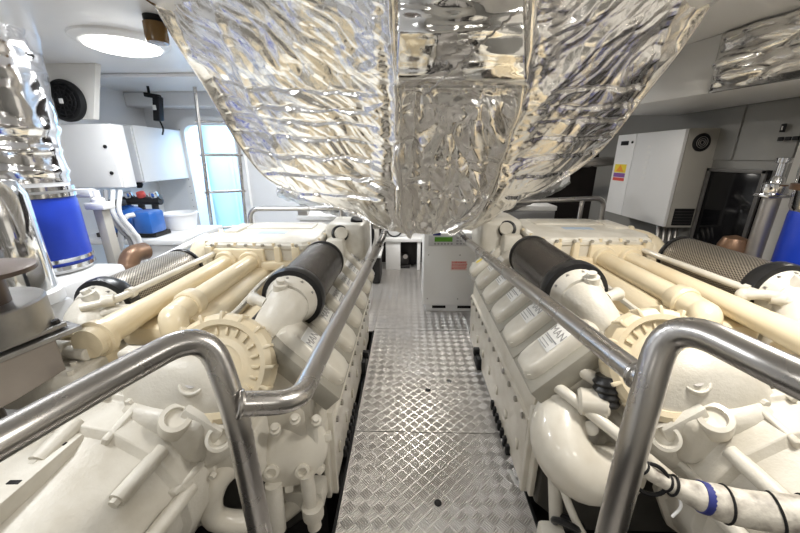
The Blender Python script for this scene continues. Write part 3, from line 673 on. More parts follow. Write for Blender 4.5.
def foil_disp(px, py, uu):
    # uu: 0..10 across. Folds fan diagonally on the two wings, straight down in the centre
    side = -1 if uu < 3.9 else (1 if uu > 6.1 else 0)
    lo = noise.noise(V((px/70, py/70, 3.0)))
    if side:
        ang = math.radians(40 if side < 0 else 139)
        al, ac = px*math.cos(ang)+py*math.sin(ang), -px*math.sin(ang)+py*math.cos(ang)
        ac += 9*noise.noise(V((al/60, ac/40, 5.0)))
        f = vor(al/62, ac/13, 2.0)
        g = vor(al/34, ac/7.0, 6.0)
        inner = max(0, 1-abs(abs(uu-5)-1.6)/.9)          # rougher crumples next to the centre lobe
        d = .037*min(.9, f[1]-f[0])+.018*min(.9, g[1]-g[0])+.040*noise.noise(V((al/110, ac/26, 9.0)))+.022*noise.noise(V((al/60, ac/12, 1.0)))
        if inner > 0:
            h = vor(px/24, py/15, 4.0); d += inner*(.028*min(.9, h[1]-h[0]))
        m = min(1, max(0, (abs(uu-5)-1.5)/.6))
        nearest = min(abs(py-(px-430)*(.06 if side < 0 else -.06)-q+4*noise.noise(V((px/30, q, 3.)))) for q in seams)
        k = math.exp(-(nearest/1.6)**2)*m
        d = d*(1-.35*k)-.014*k
        fl = 4.12-abs(uu-5)                                # the flank turns away behind a hem line
        lowf = min(1, max(0, (168-py)/70))
        if fl < 0: d += fl*.085*lowf
        d += .016*(.3+.7*lowf)*math.exp(-(fl/.09)**2)
    else:
        f = vor((px+10*lo)/30, (py+20*lo)/44, 4.0); g = vor((px-py*.4)/15, (py+px*.3)/24, 8.0)
        d = .075*min(.9, f[1]-f[0])+.034*min(.9, g[1]-g[0])+.045*lo+.012*noise.noise(V((px/14, py/22, 2.0)))
        for q, xx in ((142, -1), (163, 1), (180, -1), (196, 1)):
            e = py-q+6*noise.noise(V((px/18, q, 1.))); d -= .018*math.exp(-(e/2.0)**2)*(.5+.5*math.tanh(xx*(px-430)/12))
        if py < 80: d *= .5
    # vertical joins either side of the centre lobe
    for q in (3.95, 6.05):
        w = abs(uu-q); d += .045*math.exp(-(w/.07)**2)-.03*math.exp(-((w-.25)/.13)**2)
    w = abs(uu-5.0)
    if py > 120: d += -.02*math.exp(-(w/.07)**2)
    # horizontal tuck under the top panel
    d += -.05*math.exp(-((py-98)/5)**2)*(1 if 4.0 < uu < 6.0 else 0)
    return d
b = MB(); grid = []
for j in range(NV+1):
    line = []
    for i in range(NU+1):
        du = base[j][min(i+1, NU)]-base[j][max(i-1, 0)]; dv = base[min(j+1, NV)][i]-base[max(j-1, 0)][i]
        nrm = du.cross(dv)
        nrm = nrm.normalized() if nrm.length > 1e-9 else V((0, -1, 0))
        if nrm.y > 0: nrm = -nrm
        px, py, zd = rows[j][i]
        fade = min(1, i/8, (NU-i)/8, (NV-j)/6+.3)
        line.append(base[j][i]+nrm*foil_disp(px, py, i/NU*10)*fade*.62*zd/1.7)
    grid.append(line)
b.loft(grid, caps=False, closed=False)
hood = thing('foil_insulation_hood', V((.05, 2.2, 1.1)), 'huge crumpled silver foil insulation hood hanging between the engines from the ceiling', 'insulation')
b.build('front_blanket', FOIL, hood, angle=70)
# sides and back: the hood runs on backwards to its rear end
NS = NV//5+1
outl = [grid[j][0] for j in range(0, NV+1, 5)]+[grid[NV][i] for i in range(5, NU+1, 5)]+[grid[j][NU] for j in range(NV-5, -1, -5)]
b = MB(); rr = []
for k in range(10):
    q = k/9; ln = []
    for idx, p in enumerate(outl):
        y1 = 2.98; n_ = .02*noise.noise(V((idx*.35, k*.8, 2.2)))
        ln.append(V((p.x*(1-.10*q)+.005*q+n_*(k > 0), p.y+(y1-p.y)*q, min(ZC-.001, p.z+.35*q+n_*(k > 0)))))
    rr.append(ln)
b.loft(rr, caps=False, closed=False); b.bm.faces.new([v for v in b.bm.verts if False] or [b.bm.verts.new(p) for p in rr[-1]])
b.build('rear_blanket', FOIL, hood, angle=60)
# smooth upper panel between the joins
b = MB(); g2 = []
for j in range(41):
    ln = []
    for i in range(41):
        u = i/40; v = j/40
        px = 399+u*125-(v*3)*(1-2*u); py = -30+v*118
        zz = 1.02+.24*v-.06*math.sin(PI*u)-.05*math.sin(PI*v)+(.10*max(0, (v-.9)/.1)**2)
        zz += .012*noise.noise(V((px/30, py/22, 3.)))+.006*noise.noise(V((px/60, py/9, 6.)))
        ln.append(at(px, py, zz))
    g2.append(ln)
b.loft(g2, caps=False, closed=False); pn = b.build('top_panel', FOILP, hood, angle=70)
md = pn.modifiers.new('thick', 'SOLIDIFY'); md.thickness = .012; md.offset = 1
# folded joins and edge hem
def strip(pts, r, name, k=.35):
    MB().tube([p for p in pts], r, 8).build(name, FOIL, hood)
for ci in (4, 6):
    i = int(ci/10*NU); strip(spline([grid[j][i]+V((0, -.012, 0))+V((random.uniform(-.006, .006),)*3) for j in range(0, NV+1, 14)], 3), .011, 'folded_join')
strip(spline([outl[i] for i in range(0, NS, 4)], 3), .006, 'hem'); strip(spline([outl[-1-i] for i in range(0, NS, 4)], 3), .006, 'hem')
# twisted tie wire across the top panel
b = MB(); w0, w1 = at(424, 96, 1.18), at(518, 10, .98)
pts = []
for k in range(60):
    q = k/59; pts.append(w0.lerp(w1, q)+V((.003*math.cos(k*1.4), -.012*math.sin(PI*q), .003*math.sin(k*1.4))))
b.tube(pts, .0035, 6); b.build('tie_wire', STEELD, hood)

# foil wrapped pipes showing under the hood
def lag(pts, r, name, label, mat=FOIL):
    b = MB(); q = spline(pts, 8); n = 40; rings = []; a = None
    for i, p in enumerate(q):
        d = (q[min(i+1, len(q)-1)]-q[max(i-1, 0)]).normalized(); a, c = frame(d)
        rings.append([p+(a*math.cos(2*PI*k/n)+c*math.sin(2*PI*k/n))*(r+.02*noise.noise(V((k*.5, i*.5, r*9)))+.014*noise.noise(V((k*1.3, i*1.2, 3)))) for k in range(n)])
    b.loft(rings); o = b.build(name, mat, angle=60); return tag(o, label, 'insulated pipe')
lag([at(281, 187, 3.4), at(303, 195, 3.4), at(328, 203, 3.35), at(354, 209, 3.3)], .095, 'foil_wrapped_pipe', 'crumpled foil wrapped pipe under the left edge of the foil hood')
lag([at(563, 178, 3.3), at(545, 188, 3.25), at(520, 198, 3.2), at(498, 206, 3.15)], .085, 'foil_wrapped_pipe', 'crumpled foil wrapped pipe under the right edge of the foil hood')
# foil lagging block on the right soffit
b = MB(); q0, q1 = V((1.752, 2.24, 0)), V((2.15, .45, 0)); dirv = (q1-q0).normalized(); nv = V((-abs(dirv.y), -dirv.x, 0)).normalized()
if nv.x > 0: nv = -nv
rows_ = []
for j in range(50):
    z = 2.005+.29*j/49; ln = []
    for i in range(110):
        f = i/109; p = q0.lerp(q1, f)
        k = min(1, i/4, (109-i)/4, j/3, (49-j)/3)
        f_ = vor((i+6*noise.noise(V((i/12, j/12, 2))))/15, j/11, 1.5); g_ = vor(i/6, j/6, 7.)
        n_ = .03+.09*min(.9, f_[1]-f_[0])+.025*min(.9, g_[1]-g_[0])+.03*noise.noise(V((i/16, j/16, 4)))
        n_ -= .03*math.exp(-((i-j*1.1-18) % 55-27)**2/8)
        ln.append(V((p.x, p.y, z))+nv*(n_*k))
    rows_.append(ln)
b.loft(rows_, caps=False, closed=False); o = b.build('foil_lagging', FOIL, angle=70); tag(o, 'crumpled foil lagging on the soffit at the upper right corner', 'insulation')
md = o.modifiers.new('thick', 'SOLIDIFY'); md.thickness = .01

# ------------------------------------------------------------------ things on the left
def vbox(name, lo, hi, mat, parent=None, ch=.006): return MB().box(lo, hi, ch).build(name, mat, parent)
c = V((-2.31, 2.06, 0))
t = thing('exhaust_riser', V((c.x, c.y, .95)), 'tall foil clad exhaust riser with a bright blue sleeve at its foot on the left', 'exhaust pipe')
r = .20
MB().lathe((c.x, c.y, 1.0), (0, 0, 1), [(r+.003, 0), (r+.006, .05), (r+.006, .37), (r+.003, .41)], 48).build('blue_sleeve', BLUE, t)
for z in (.985, 1.03, 1.425, 1.465):
    MB().lathe((c.x, c.y, z), (0, 0, 1), [(r, -.014), (r+.013, -.012), (r+.013, .012), (r, .014)], 48).build('clamp_band', CHROME, t)
MB().lathe((c.x, c.y, .95), (0, 0, 1), [(r-.01, 0), (r-.01, .05)], 40).build('foot_ring', CABW, t)
MB().lathe((c.x, c.y, 1.44), (0, 0, 1), [(r-.01, 0), (r-.005, .08), (r-.005, .16), (r-.02, .17)], 40).build('bare_pipe', CABW, t)
b = MB(); rings = []
for j in range(40):
    z = 1.50+.80*j/39; rad = r+.004+.016*(j > 14)+.014*math.exp(-((j-14)/.8)**2)+.012*math.exp(-((j-3)/.8)**2)+.010*math.exp(-((j-9)/.6)**2)+.0012*max(0, j-18)
    rings.append([V((c.x+(rad+.007*noise.noise(V((k*.2, j*.3, 1)))+.003*noise.noise(V((k*.6, j*.6, 5))))*math.cos(2*PI*k/64), c.y+(rad+.007*noise.noise(V((k*.2, j*.3, 1)))+.003*noise.noise(V((k*.6, j*.6, 5))))*math.sin(2*PI*k/64), z)) for k in range(64)])
b.loft(rings); b.build('foil_cladding', FOILC, t, angle=60)
vbox('riser_plinth', (-2.58, 1.78, -.0), (-1.98, 2.24, .94), CABW, None, .04); tag(bpy.data.objects['riser_plinth'], 'white plinth under the blue sleeved exhaust riser', 'plinth')
t = thing('stainless_silencer', V((-1.93, 1.5, .92)), 'polished stainless cylinder at the left edge in front of the blue sleeve', 'cylinder')
MB().lathe((-1.93, 1.52, 1.0), (0, 0, 1), [(.14, 0), (.145, .02), (.145, .48), (.12, .54), (.05, .56)], 44).build('shell', CHROME, t)
MB().lathe((-1.93, 1.52, .94), (0, 0, 1), [(.135, 0), (.162, .005), (.162, .06), (.146, .065)], 44).build('collar', CABW, t)
vbox('silencer_stand', (-2.08, 1.36, 0), (-1.80, 1.66, .935), CABW, None, .03); tag(bpy.data.objects['silencer_stand'], 'white stand under the stainless cylinder at the left edge', 'stand')

# steel strainer with flange stack, nearest left
t = thing('sea_strainer', V((-1.62, .9, 0)), 'dull steel sea strainer with a stacked round flange beside the left engine', 'strainer')
MB().lathe((-1.395, .95, 1.092), (0, 0, 1), [(.18, 0), (.18, .10), (.175, .105), (.0, .106)], 48).build('drum', STRAIN, t)
b = MB(); b.lathe((-1.34, .96, 1.30), (0, 0, 1), [(.14, 0), (.14, .014), (.13, .018), (.0, .019)], 40); b.lathe((-1.36, .96, 1.195), (0, 0, 1), [(.07, 0), (.07, .11)], 30); lid = b.build('lid', LIDM, t)
MB().lathe((-1.36, .95, 1.318), (0, 0, 1), [(.05, 0), (.042, .03), (.025, .045), (.0, .047)], 20).build('lid_knob', CHROME, lid)
MB().prism([(-2.0, .55, 1.05), (-1.27, .70, 1.05), (-1.23, .885, 1.05), (-1.18, 1.08, 1.05), (-1.26, 1.11, 1.05), (-2.0, 1.2, 1.05)], (0, 0, .018)).build('top_plate', STRAIN, t, .003)
MB().prism([(-2.0, .57, 1.073), (-1.29, .71, 1.073), (-1.25, .885, 1.073), (-1.21, 1.06, 1.073), (-1.28, 1.09, 1.073), (-2.0, 1.18, 1.073)], (0, 0, .017)).build('gasket_plate', STRAIN, t, .003)
MB().prism([(-1.29, .71, .90), (-1.26, .885, .90), (-1.225, 1.02, .92), (-1.24, 1.03, .92), (-1.275, .89, .90), (-1.305, .72, .90)], (0, 0, .15)).build('skirt', STRAIN2, t, .003)
MB().prism([(-2.0, .56, .0), (-1.62, .64, .0), (-1.60, 1.08, .0), (-2.0, 1.16, .0)], (0, 0, 1.049)).build('body', STRAIN2, t, .01)
for x, y in ((-1.235, 1.045), (-1.285, .80), (-1.31, .73)):
    MB().hexbolt((x, y, 1.09), (0, 0, 1), .013, .014).build('plate_bolt', DARK, t)

# wall cupboards
t = thing('wall_cupboard', V((-2.62, 2.9, 1.40)), 'white wall cupboard nearest the foil clad riser, under the black fan', 'cupboard', 'white wall cupboards')
vbox('body', (-3.04, 2.80, 1.40), (-2.32, 2.93, 1.89), CABW, t, .008)
dr1 = vbox('door', (-3.0, 2.775, 1.405), (-2.325, 2.798, 1.885), CABW, t, .006)
for z in (1.52, 1.72): MB().lathe((-2.38, 2.776, z), (0, -1, 0), [(.014, 0), (.014, .008), (.0, .009)], 14).build('latch', BLACK, dr1)
t = thing('wall_cupboard', V((-2.8, 3.6, 1.40)), 'white wall cupboard between the doorway and the nearer cupboard', 'cupboard', 'white wall cupboards')
vbox('body', (-3.04, 3.42, 1.40), (-2.62, 4.18, 1.93), CABW, t, .01)
vbox('door', (-3.02, 3.40, 1.41), (-2.63, 3.418, 1.92), CABW, t, .006)
b = MB(); b.lathe((-2.75, 3.5, 1.40), (0, 0, -1), [(.03, 0), (.035, .03), (.02, .06), (.0, .062)], 14); b.build('cable_gland', BLACK, t)
# black fan
p = at_y(66, 101, 2.765); t = thing('wall_fan', p, 'black round fan on the left upper panel', 'fan')
MB().lathe(p+V((0, .012, 0)), (0, -1, 0), [(.145, 0), (.148, .02), (.135, .04), (.12, .042), (.118, .02), (.0, .02)], 40).build('housing', BLACK, t)
b = MB()
for R_ in (.04, .07, .10): b.torus(p-V((0, .03, 0)), (0, 1, 0), R_, .004, 30, 6)
for k in range(6): e = V((math.cos(PI*k/6), 0, math.sin(PI*k/6))); b.tube([p-V((0, .03, 0))-e*.12, p-V((0, .03, 0))+e*.12], .0035, 6)
b.build('grille', BLACK, t); MB().box(p+V((-.018, -.04, -.022)), p+V((.012, -.035, .012)), .002).build('hub_label', PLATE, t)
# hanging horn / valve
p = at(155, 98, 3.35); t = thing('alarm_sounder', p, 'black alarm sounder hanging beside the far wall cupboard', 'alarm')
MB().obox(p+V((-.02, 0, .02)), V((.07, 0, -.01)), V((0, .03, 0)), V((0, 0, .02)), .008).build('bracket', BLACK, t)
MB().obox(p+V((.01, 0, -.10)), V((.035, 0, 0)), V((0, .035, 0)), V((.02, 0, .11)), .01).build('body', BLACK, t)
MB().obox(p+V((.0, -.037, -.09)), V((.016, 0, 0)), V((0, .003, 0)), V((0, 0, .022))).build('label_tag', PLATE, t)
MB().tube(spline([p+V((.0, 0, -.20)), p+V((.02, 0, -.28)), p+V((.0, 0, -.34))], 4), .008, 8).build('cable', BLACK, t)
MB().tube([p+V((-.05, 0, .03)), V((p.x-.05, p.y, ZC))], .012, 8).build('hanger', BLACK, t)
p = at_z(153, 16, ZC); t = thing('heat_detector', p, 'brown and black heat detector on the ceiling beside the lit lamp', 'detector')
MB().lathe(p, (0, 0, -1), [(.045, 0), (.045, .02), (.035, .03)], 20).build('cap', BLACK, t); MB().lathe(p-V((0, 0, .03)), (0, 0, -1), [(.05, 0), (.052, .06), (.048, .085), (.0, .087)], 20).build('bulb', BROWNG, t)
p = at(178, 79, 3.3); t = thing('ceiling_clip', V((p.x, p.y, p.z)), 'small grey clip high on the left bulkhead above the ladder', 'clip')
MB().obox(p, V((.06, 0, -.01)), V((0, .04, 0)), V((0, 0, .012)), .004).build('base', STEELD, t); MB().tube([p, V((p.x, p.y, ZC))], .012, 8).build('stem', STEELD, t)

# ladder
t = thing('ladder', V((-2.1, 3.7, 0)), 'stainless ladder in front of the bright blue doorway', 'ladder')
x0, x1, yl = at_y(202, 170, 3.7).x, at_y(230, 170, 3.7).x, 3.7
for x, y in ((x0, yl), (x1, yl+.18)):
    MB().tube([(x, y, 0), (x, y, .9), (x+.07, y, ZC)], .018, 14).build('side_rail', STEEL, t)
for z in [at_y(215, q, 3.75).z for q in (122, 155, 192, 228)]+[.6, .3]:
    zx = .05*max(0, z-.9); MB().tube([(x0-.03+zx, yl-.014, z), (x1+.03+zx, yl+.194, z)], .015, 10).build('rung', STEEL, t)
# bench with pump
t = thing('machinery_bench', V((-2.4, 3.2, 0)), 'white bench under the blue pump on the left', 'bench')
vbox('top', (-3.0, 2.86, .90), (-1.98, 3.55, .95), CABW, t, .01)
vbox('front_panel', (-2.44, 2.90, .55), (-2.0, 2.94, .90), CABW, t, .01)
for x in (-2.95, -2.05):
    for y in (2.92, 3.49): MB().box((x-.03, y-.03, 0), (x+.03, y+.03, .9), .004).build('leg', CABW, t)
t = thing('bench_pump', V((-2.45, 3.1, .95)), 'blue electric pump motor on the white bench', 'pump')
a = V((.9, -.1, 0)).normalized()
o = V((-2.76, 3.04, 1.09))
b = MB(); b.lathe(o, a, [(.0, -.02), (.09, 0), (.125, .03), (.128, .30), (.11, .33), (.07, .34)], 32)
for k in range(18): th = 2*PI*k/18; f, g = frame(a); e = f*math.cos(th)+g*math.sin(th); b.obox(o+a*.16+e*.13, a*.12, e*.008, a.cross(e)*.003)
b.build('motor', BLUEM, t)
b = MB(); b.obox(o+a*.43, a*.09, V((0, .10, 0)), V((0, 0, .10)), .03); b.lathe(o+a*.33, a, [(.10, 0), (.10, .03)], 24); b.build('pump_head', BLUEM, t)
b = MB(); b.obox(o+a*.10+V((0, 0, .15)), a*.10, V((0, .05, 0)), V((0, 0, .035)), .01); b.build('terminal_box', DARK, t)
b = MB(); b.box(o+V((-.05, -.10, -.139)), o+V((.50, .10, -.10)), .005); b.build('base_plate', DARK, t)
b = MB(); b.tube(spline([o+a*.40+V((0, -.12, .08)), o+a*.36+V((0, -.18, .06)), o+a*.30+V((0, -.20, -.06)), o+a*.26+V((0, -.19, -.22))], 6), .02, 12); b.build('outlet_hose', CABW, t)
t = thing('white_tub', V((-2.12, 3.3, .95)), 'white plastic tub at the right end of the bench', 'tub')
MB().lathe((-2.30, 3.36, .952), (0, 0, 1), [(.13, 0), (.16, .14), (.17, .145), (.17, .16), (.155, .162), (.14, .03), (.0, .02)], 32).build('tub_wall', CABW, t)
t = thing('pipe_manifold', V((-2.3, 3.6, .95)), 'dark pipe manifold with small valves behind the blue motor', 'manifold')
b = MB()
for k in range(3): b.tube(spline([V((-2.85+.14*k, 3.44, .955)), V((-2.85+.14*k, 3.42, 1.20)), V((-2.78+.14*k, 3.42, 1.26))], 4), .03, 12)
b.tube([V((-2.9, 3.42, 1.22)), V((-2.50, 3.42, 1.22))], .04, 14); b.build('pipework', DARK, t)
for k, m_ in enumerate((CHROME, REDP, CHROME)):
    MB().lathe((-2.8+.13*k, 3.40, 1.26), (0, -.3, 1), [(.035, 0), (.04, .02), (.035, .05), (.0, .052)], 16).build('valve_knob', m_, t)
# steel column with bracket
t = thing('support_column', V((-2.22, 2.42, 0)), 'grey square support column with a white bracket left of the blue pump', 'column')
vbox('shaft', (-2.25, 2.38, 0), (-2.185, 2.45, 1.30), SIDEG, t, .004)
b = MB(); b.box((-2.29, 2.36, 1.285), (-2.15, 2.47, 1.335), .01); b.lathe((-2.22, 2.41, 1.33), (0, 0, 1), [(.04, 0), (.04, .03), (.022, .04), (.022, .09), (.0, .091)], 20); b.obox(V((-2.30, 2.4, 1.40)), V((.07, 0, 0)), V((0, .03, 0)), V((0, 0, .03)), .01); b.build('bracket', CABW, t)
for k in range(3):
    o = MB().tube(spline([V((-2.42+.06*k, 2.72, 1.39)), V((-2.40+.05*k, 2.66, 1.22)), V((-2.34+.05*k, 2.68, 1.06)), V((-2.30+.04*k, 2.70, .90)), V((-2.30+.04*k, 2.72, .0))], 6), .017, 10).build('hanging_cable', CABW if k else GREYT)
    tag(o, ['grey hose hanging below the nearer wall cupboard', 'white cable hanging second below the nearer wall cupboard', 'white cable hanging nearest the support column'][k], 'cable')
t = thing('bronze_elbow', V((-2.0, 2.5, .6)), 'brown elbow pipe beside the grey column, left of the engine filter', 'pipe')
b = MB(); b.tube(spline([V((-2.06, 2.335, 0)), V((-2.06, 2.335, .76)), V((-2.06, 2.35, .89)), V((-2.05, 2.40, .95)), V((-2.04, 2.50, .95))], 6), .066, 22); b.build('elbow', BRONZE, t)
MB().lathe((-2.06, 2.335, .79), (0, 0, 1), [(.068, -.04), (.075, -.035), (.075, .035), (.068, .04)], 24).build('clamp', CHROME, t)
t = thing('bilge_pipe', V((-1.75, 2.0, .8)), 'pale pipe running beside the outer filter of the left engine', 'pipe')
MB().tube(fillet([V((-1.74, 1.75, .93)), V((-1.74, 2.9, 1.0)), V((-1.74, 2.9, .0))], .1), .025, 14).build('pipe_run', CABW, t)
MB().tube([V((-1.74, 1.75, .93)), V((-1.74, 1.75, 0))], .02, 10).build('pipe_leg', CABW, t)

# ------------------------------------------------------------------ things at the far end
x0, x1 = at_y(423, 290, 3.45).x, .80
t = thing('control_cabinet', V((.47, 3.6, 0)), 'light grey control cabinet with a small green display at the end of the walkway', 'cabinet')
vbox('body', (x0, 3.45, .085), (x1, 3.90, .895), BOXG, t, .012)
pl_ = vbox('plinth', (x0+.03, 3.47, 0), (x1-.01, 3.88, .085), CABW, t, .006)
for q in (x0+.18, x0+.46): MB().obox(V((q, 3.468, .055)), V((.075, 0, 0)), V((0, .004, 0)), V((0, 0, .016)), .012).build('vent_slot', BLACK, pl_)
fp = MB().obox(V(((x0+x1)/2, 3.446, .815)), V((.27, 0, 0)), V((0, .004, 0)), V((0, 0, .055)), .003).build('control_panel', paint('panel_grey', (.66, .66, .67), .4), t)
MB().obox(V((x0+.20, 3.440, .83)), V((.092, 0, 0)), V((0, .003, 0)), V((0, 0, .024))).build('display', LCD, fp)
for k in range(6): MB().obox(V((x0+.115+.034*k, 3.440, .783)), V((.011, 0, 0)), V((0, .003, 0)), V((0, 0, .009)), .002).build('button', GREYT, fp)
for k in range(5):
    for q in range(3): MB().obox(V((x0+.345+.036*k, 3.440, .845-.03*q)), V((.012, 0, 0)), V((0, .003, 0)), V((0, 0, .008)), .002).build('key', GREYT, fp)
MB().obox(V((x0+.13, 3.447, .884)), V((.04, 0, 0)), V((0, .003, 0)), V((0, 0, .022)), .002).build('navy_logo_tag', NAVY, t)
lb = MB().obox(V((x0+.375, 3.447, .545)), V((.085, 0, 0)), V((0, .003, 0)), V((0, 0, .052))).build('notice', paint('pink_notice', (.82, .66, .62), .5), t)
b = MB()
for q, z in enumerate((.583, .562, .545, .528, .511)):
    x = x0+.30
    while x < x0+.445:
        w = random.uniform(.008, .026); b.obox(V((x+w/2, 3.443, z)), V((w/2, 0, 0)), V((0, .001, 0)), V((0, 0, .0045 if q else .007))); x += w+.006
b.build('notice_print', REDP, lb)
for x in (x0+.05, x1-.25):
    for z in (.16, .66): MB().lathe((x, 3.45, z), (0, -1, 0), [(.008, 0), (.007, .004), (.0, .005)], 10).build('cabinet_screw', STEELD, t)

def fx(px, py, y): return at_y(px, py, y)
t = thing('equipment_frame', V((0, 5.0, 0)), 'low white equipment frame with a dark bay at the far end of the walkway', 'frame')
xa, xb = at_y(386, 260, 4.95).x, at_y(421, 260, 4.95).x
vbox('leg', (xa, 4.9, 0), (xa+.22, 5.25, .44), CABW, t, .008); vbox('top', (xa-.05, 4.88, .44), (xb+.02, 5.25, .50), CABW, t, .008); vbox('leg', (xb-.06, 4.9, 0), (xb-.01, 5.25, .44), CABW, t, .008)
vbox('dark_bay', (xa+.22, 5.15, .02), (xb-.06, 5.24, .44), DARK, t, .004)
t = thing('bay_pump', V(((xa+xb)/2, 5.05, 0)), 'black pump inside the low white frame at the far end', 'pump')
b = MB(); b.lathe(((xa+xb)/2+.0, 5.05, .13), (1, 0, 0), [(.04, -.1), (.09, -.08), (.09, .06), (.05, .08)], 24); b.build('motor', DARK, t)
MB().box(((xa+xb)/2-.10, 4.98, 0), ((xa+xb)/2+.10, 5.12, .05), .005).build('base', DARK, t)
MB().lathe(((xa+xb)/2+.03, 4.96, .20), (0, -1, 0), [(.035, 0), (.035, .02), (.02, .022)], 18).build('knob', STEELD, t)
b = MB(); b.box((xa+.0, 4.98, .50), (xa+.30, 5.2, .72), .02); o = b.build('white_case', CABW); tag(o, 'white case on the low frame under the foil hood', 'case')
o = MB().torus((xa+.13, 4.95, .62), (0, 1, 0), .11, .012, 30, 8).build('black_cable_loop', RUBBER); tag(o, 'black cable loop hanging on the white case', 'cable')
t = thing('grey_pipe_rack', V((-.45, 4.6, 0)), 'grey machinery box behind the left engine, left of the low frame', 'machinery')
vbox('pump_box', (-.72, 4.3, 0), (-.37, 4.7, .38), DARK, t, .02); vbox('relay_box', (-.72, 4.3, .42), (-.40, 4.7, .95), WARMW, t, .02); vbox('shelf', (-.78, 4.25, .38), (-.35, 4.75, .42), CABW, t, .005)
MB().tube(spline([V((-.5, 4.27, .9)), V((-.45, 4.25, .7)), V((-.52, 4.26, .44))], 5), .025, 12).build('hose', BLACK, t)
# white boxes behind the left engine hoop
t = thing('battery_box', V((-.75, 3.6, 0)), 'white box with a lid behind the left rail hoop', 'box')
vbox('case', (-1.12, 3.45, 0), (-.42, 3.85, 1.02), CABW, t, .02); vbox('lid', (-1.14, 3.43, 1.02), (-.40, 3.87, 1.07), CABW, t, .015)
p = V((-1.05, 3.5, 1.072)); o = MB().box(p+V((-.08, -.05, 0)), p+V((.02, .05, .09)), .008).build('grey_junction_box', STEELD); tag(o, 'small grey junction box on the white lid behind the left hoop', 'box')
t = thing('grey_case', V((1.15, 3.55, 0)), 'grey case behind the right rail hoop', 'case')
vbox('case', (.88, 3.5, 0), (1.50, 3.9, 1.12), GREYT, t, .01); vbox('lid', (.87, 3.49, 1.12), (1.51, 3.91, 1.17), BOXG, t, .01)
t = thing('dark_pipework', V((1.3, 4.3, 0)), 'dark pipes rising against the dark far wall right of the foil hood', 'pipes')
for k in range(4):
    MB().tube(fillet([V((1.25+.13*k, 4.4, 0)), V((1.25+.13*k, 4.4, 1.6-.12*k)), V((1.25+.13*k, 4.55, 1.6-.12*k))], .08), .035, 14).build('riser', DARK if k % 2 else STEELD, t)
o = lag([V((1.72, 4.58, 1.50)), V((1.78, 4.1, 1.55)), V((2.0, 4.0, 1.58)), V((2.40, 4.0, 1.6))], .04, 'foil_wrapped_pipe', 'thin grey wrapped pipe left of the white electrical locker', STEELD)

# ------------------------------------------------------------------ things on the right
t = thing('electrical_locker', V((2.28, 3.3, 1.05)), 'white electrical locker with a yellow warning sticker on the right wall', 'cabinet')
pk = at_x(687, 128, 2.15); lx, ly0, lz1 = 2.15, pk.y, pk.z; ly1 = ly0+.90; lz0 = lz1-.78; sc_z = lz1-1.87
MB().box((lx+.03, ly0, lz0), (XR-.001, ly1, lz1), .006).build('body', SIDEG, t)
d1 = MB().box((lx, ly0+.005, lz0+.005), (lx+.028, ly0+.60, lz1-.005), .006).build('door', CABW, t)
d2 = MB().box((lx, ly0+.605, lz0+.005), (lx+.028, ly1-.005, lz1-.005), .006).build('door', CABW, t)
zk = sc_z-.085
st = MB().box((lx-.003, ly0+0.650, 1.50+zk), (lx, ly0+0.860, 1.68+zk), 0).build('warning_sticker', PLATE, d2)
MB().box((lx-.005, ly0+0.660, 1.59+zk), (lx-.003, ly0+0.850, 1.67+zk)).build('yellow_field', YELL, st)
b = MB(); b.prism([(lx-.0055, ly0+0.690, 1.60+zk), (lx-.0055, ly0+0.820, 1.60+zk), (lx-.0055, ly0+0.755, 1.665+zk)], (-.001, 0, 0)); b.build('orange_triangle', ORNG, st)
MB().box((lx-.005, ly0+0.660, 1.545+zk), (lx-.003, ly0+0.850, 1.585+zk)).build('purple_band', PURP, st); MB().box((lx-.005, ly0+0.660, 1.51+zk), (lx-.003, ly0+0.850, 1.54+zk)).build('red_band', REDP, st)
MB().box((lx-.006, ly0+.70, 1.765+sc_z), (lx, ly0+.82, 1.805+sc_z), .002).build('name_plate', BLACK, d2)
MB().lathe((lx, ly0+.64, 1.79+sc_z), (-1, 0, 0), [(.012, 0), (.012, .008), (.0, .009)], 12).build('lock', BLACK, d2)
for k in range(7): MB().box((lx-.002, ly0+.36, 1.46+.045*k+sc_z), (lx, ly0+.41-.01*(k % 2), 1.485+.045*k+sc_z)).build('raised_letter', BOXG, d1)
fc = V((2.285, ly0, 1.765+sc_z))
MB().lathe(fc, (0, -1, 0), [(.066, -.01), (.068, .008), (.055, .014), (.05, .006), (.0, .006)], 32).build('fan_vent', BLACK, t)
b = MB()
for R_ in (.015, .028, .042): b.torus(fc-V((0, .012, 0)), (0, 1, 0), R_, .003, 24, 6)
b.build('fan_grille', STEELD, t)
b = MB(); b.box((2.21, ly0-.008, 1.11+sc_z), (2.37, ly0+.002, 1.25+sc_z), .003); lv = b.build('air_vent', BLACK, t)
for k in range(5): MB().box((2.215, ly0-.011, 1.125+.024*k+sc_z), (2.365, ly0-.008, 1.133+.024*k+sc_z)).build('vent_slat', DARK, lv)
for k in range(4):
    MB().tube(spline([V((2.2+.05*k, 3.0, 1.06)), V((2.18+.05*k, 2.95, .92)), V((2.24+.05*k, 3.0, .75))], 5), .018, 10).build('cable_tail', STEELD, t)
# dark glazed instrument bay on the right wall
t = thing('instrument_bay', V((XR, 2.4, .9)), 'dark glass fronted bay with a metal frame right of the white locker', 'cabinet')
ya, yb = at_x(704, 200, XR).y, at_x(764, 200, XR).y; ya, yb = max(ya, yb), min(ya, yb)
MB().box((XR-.03, yb, .85), (XR-.001, ya, 1.56), .004).build('dark_panel', DGLASS, t)
b = MB(); 
for lo, hi in (((yb, 1.535), (ya, 1.56)), ((yb, .85), (yb+.03, 1.56)), ((ya-.03, .85), (ya, 1.56))): b.box((XR-.045, lo[0], lo[1]), (XR-.03, hi[0], hi[1]), .003)
b.build('frame', DARKG, t)
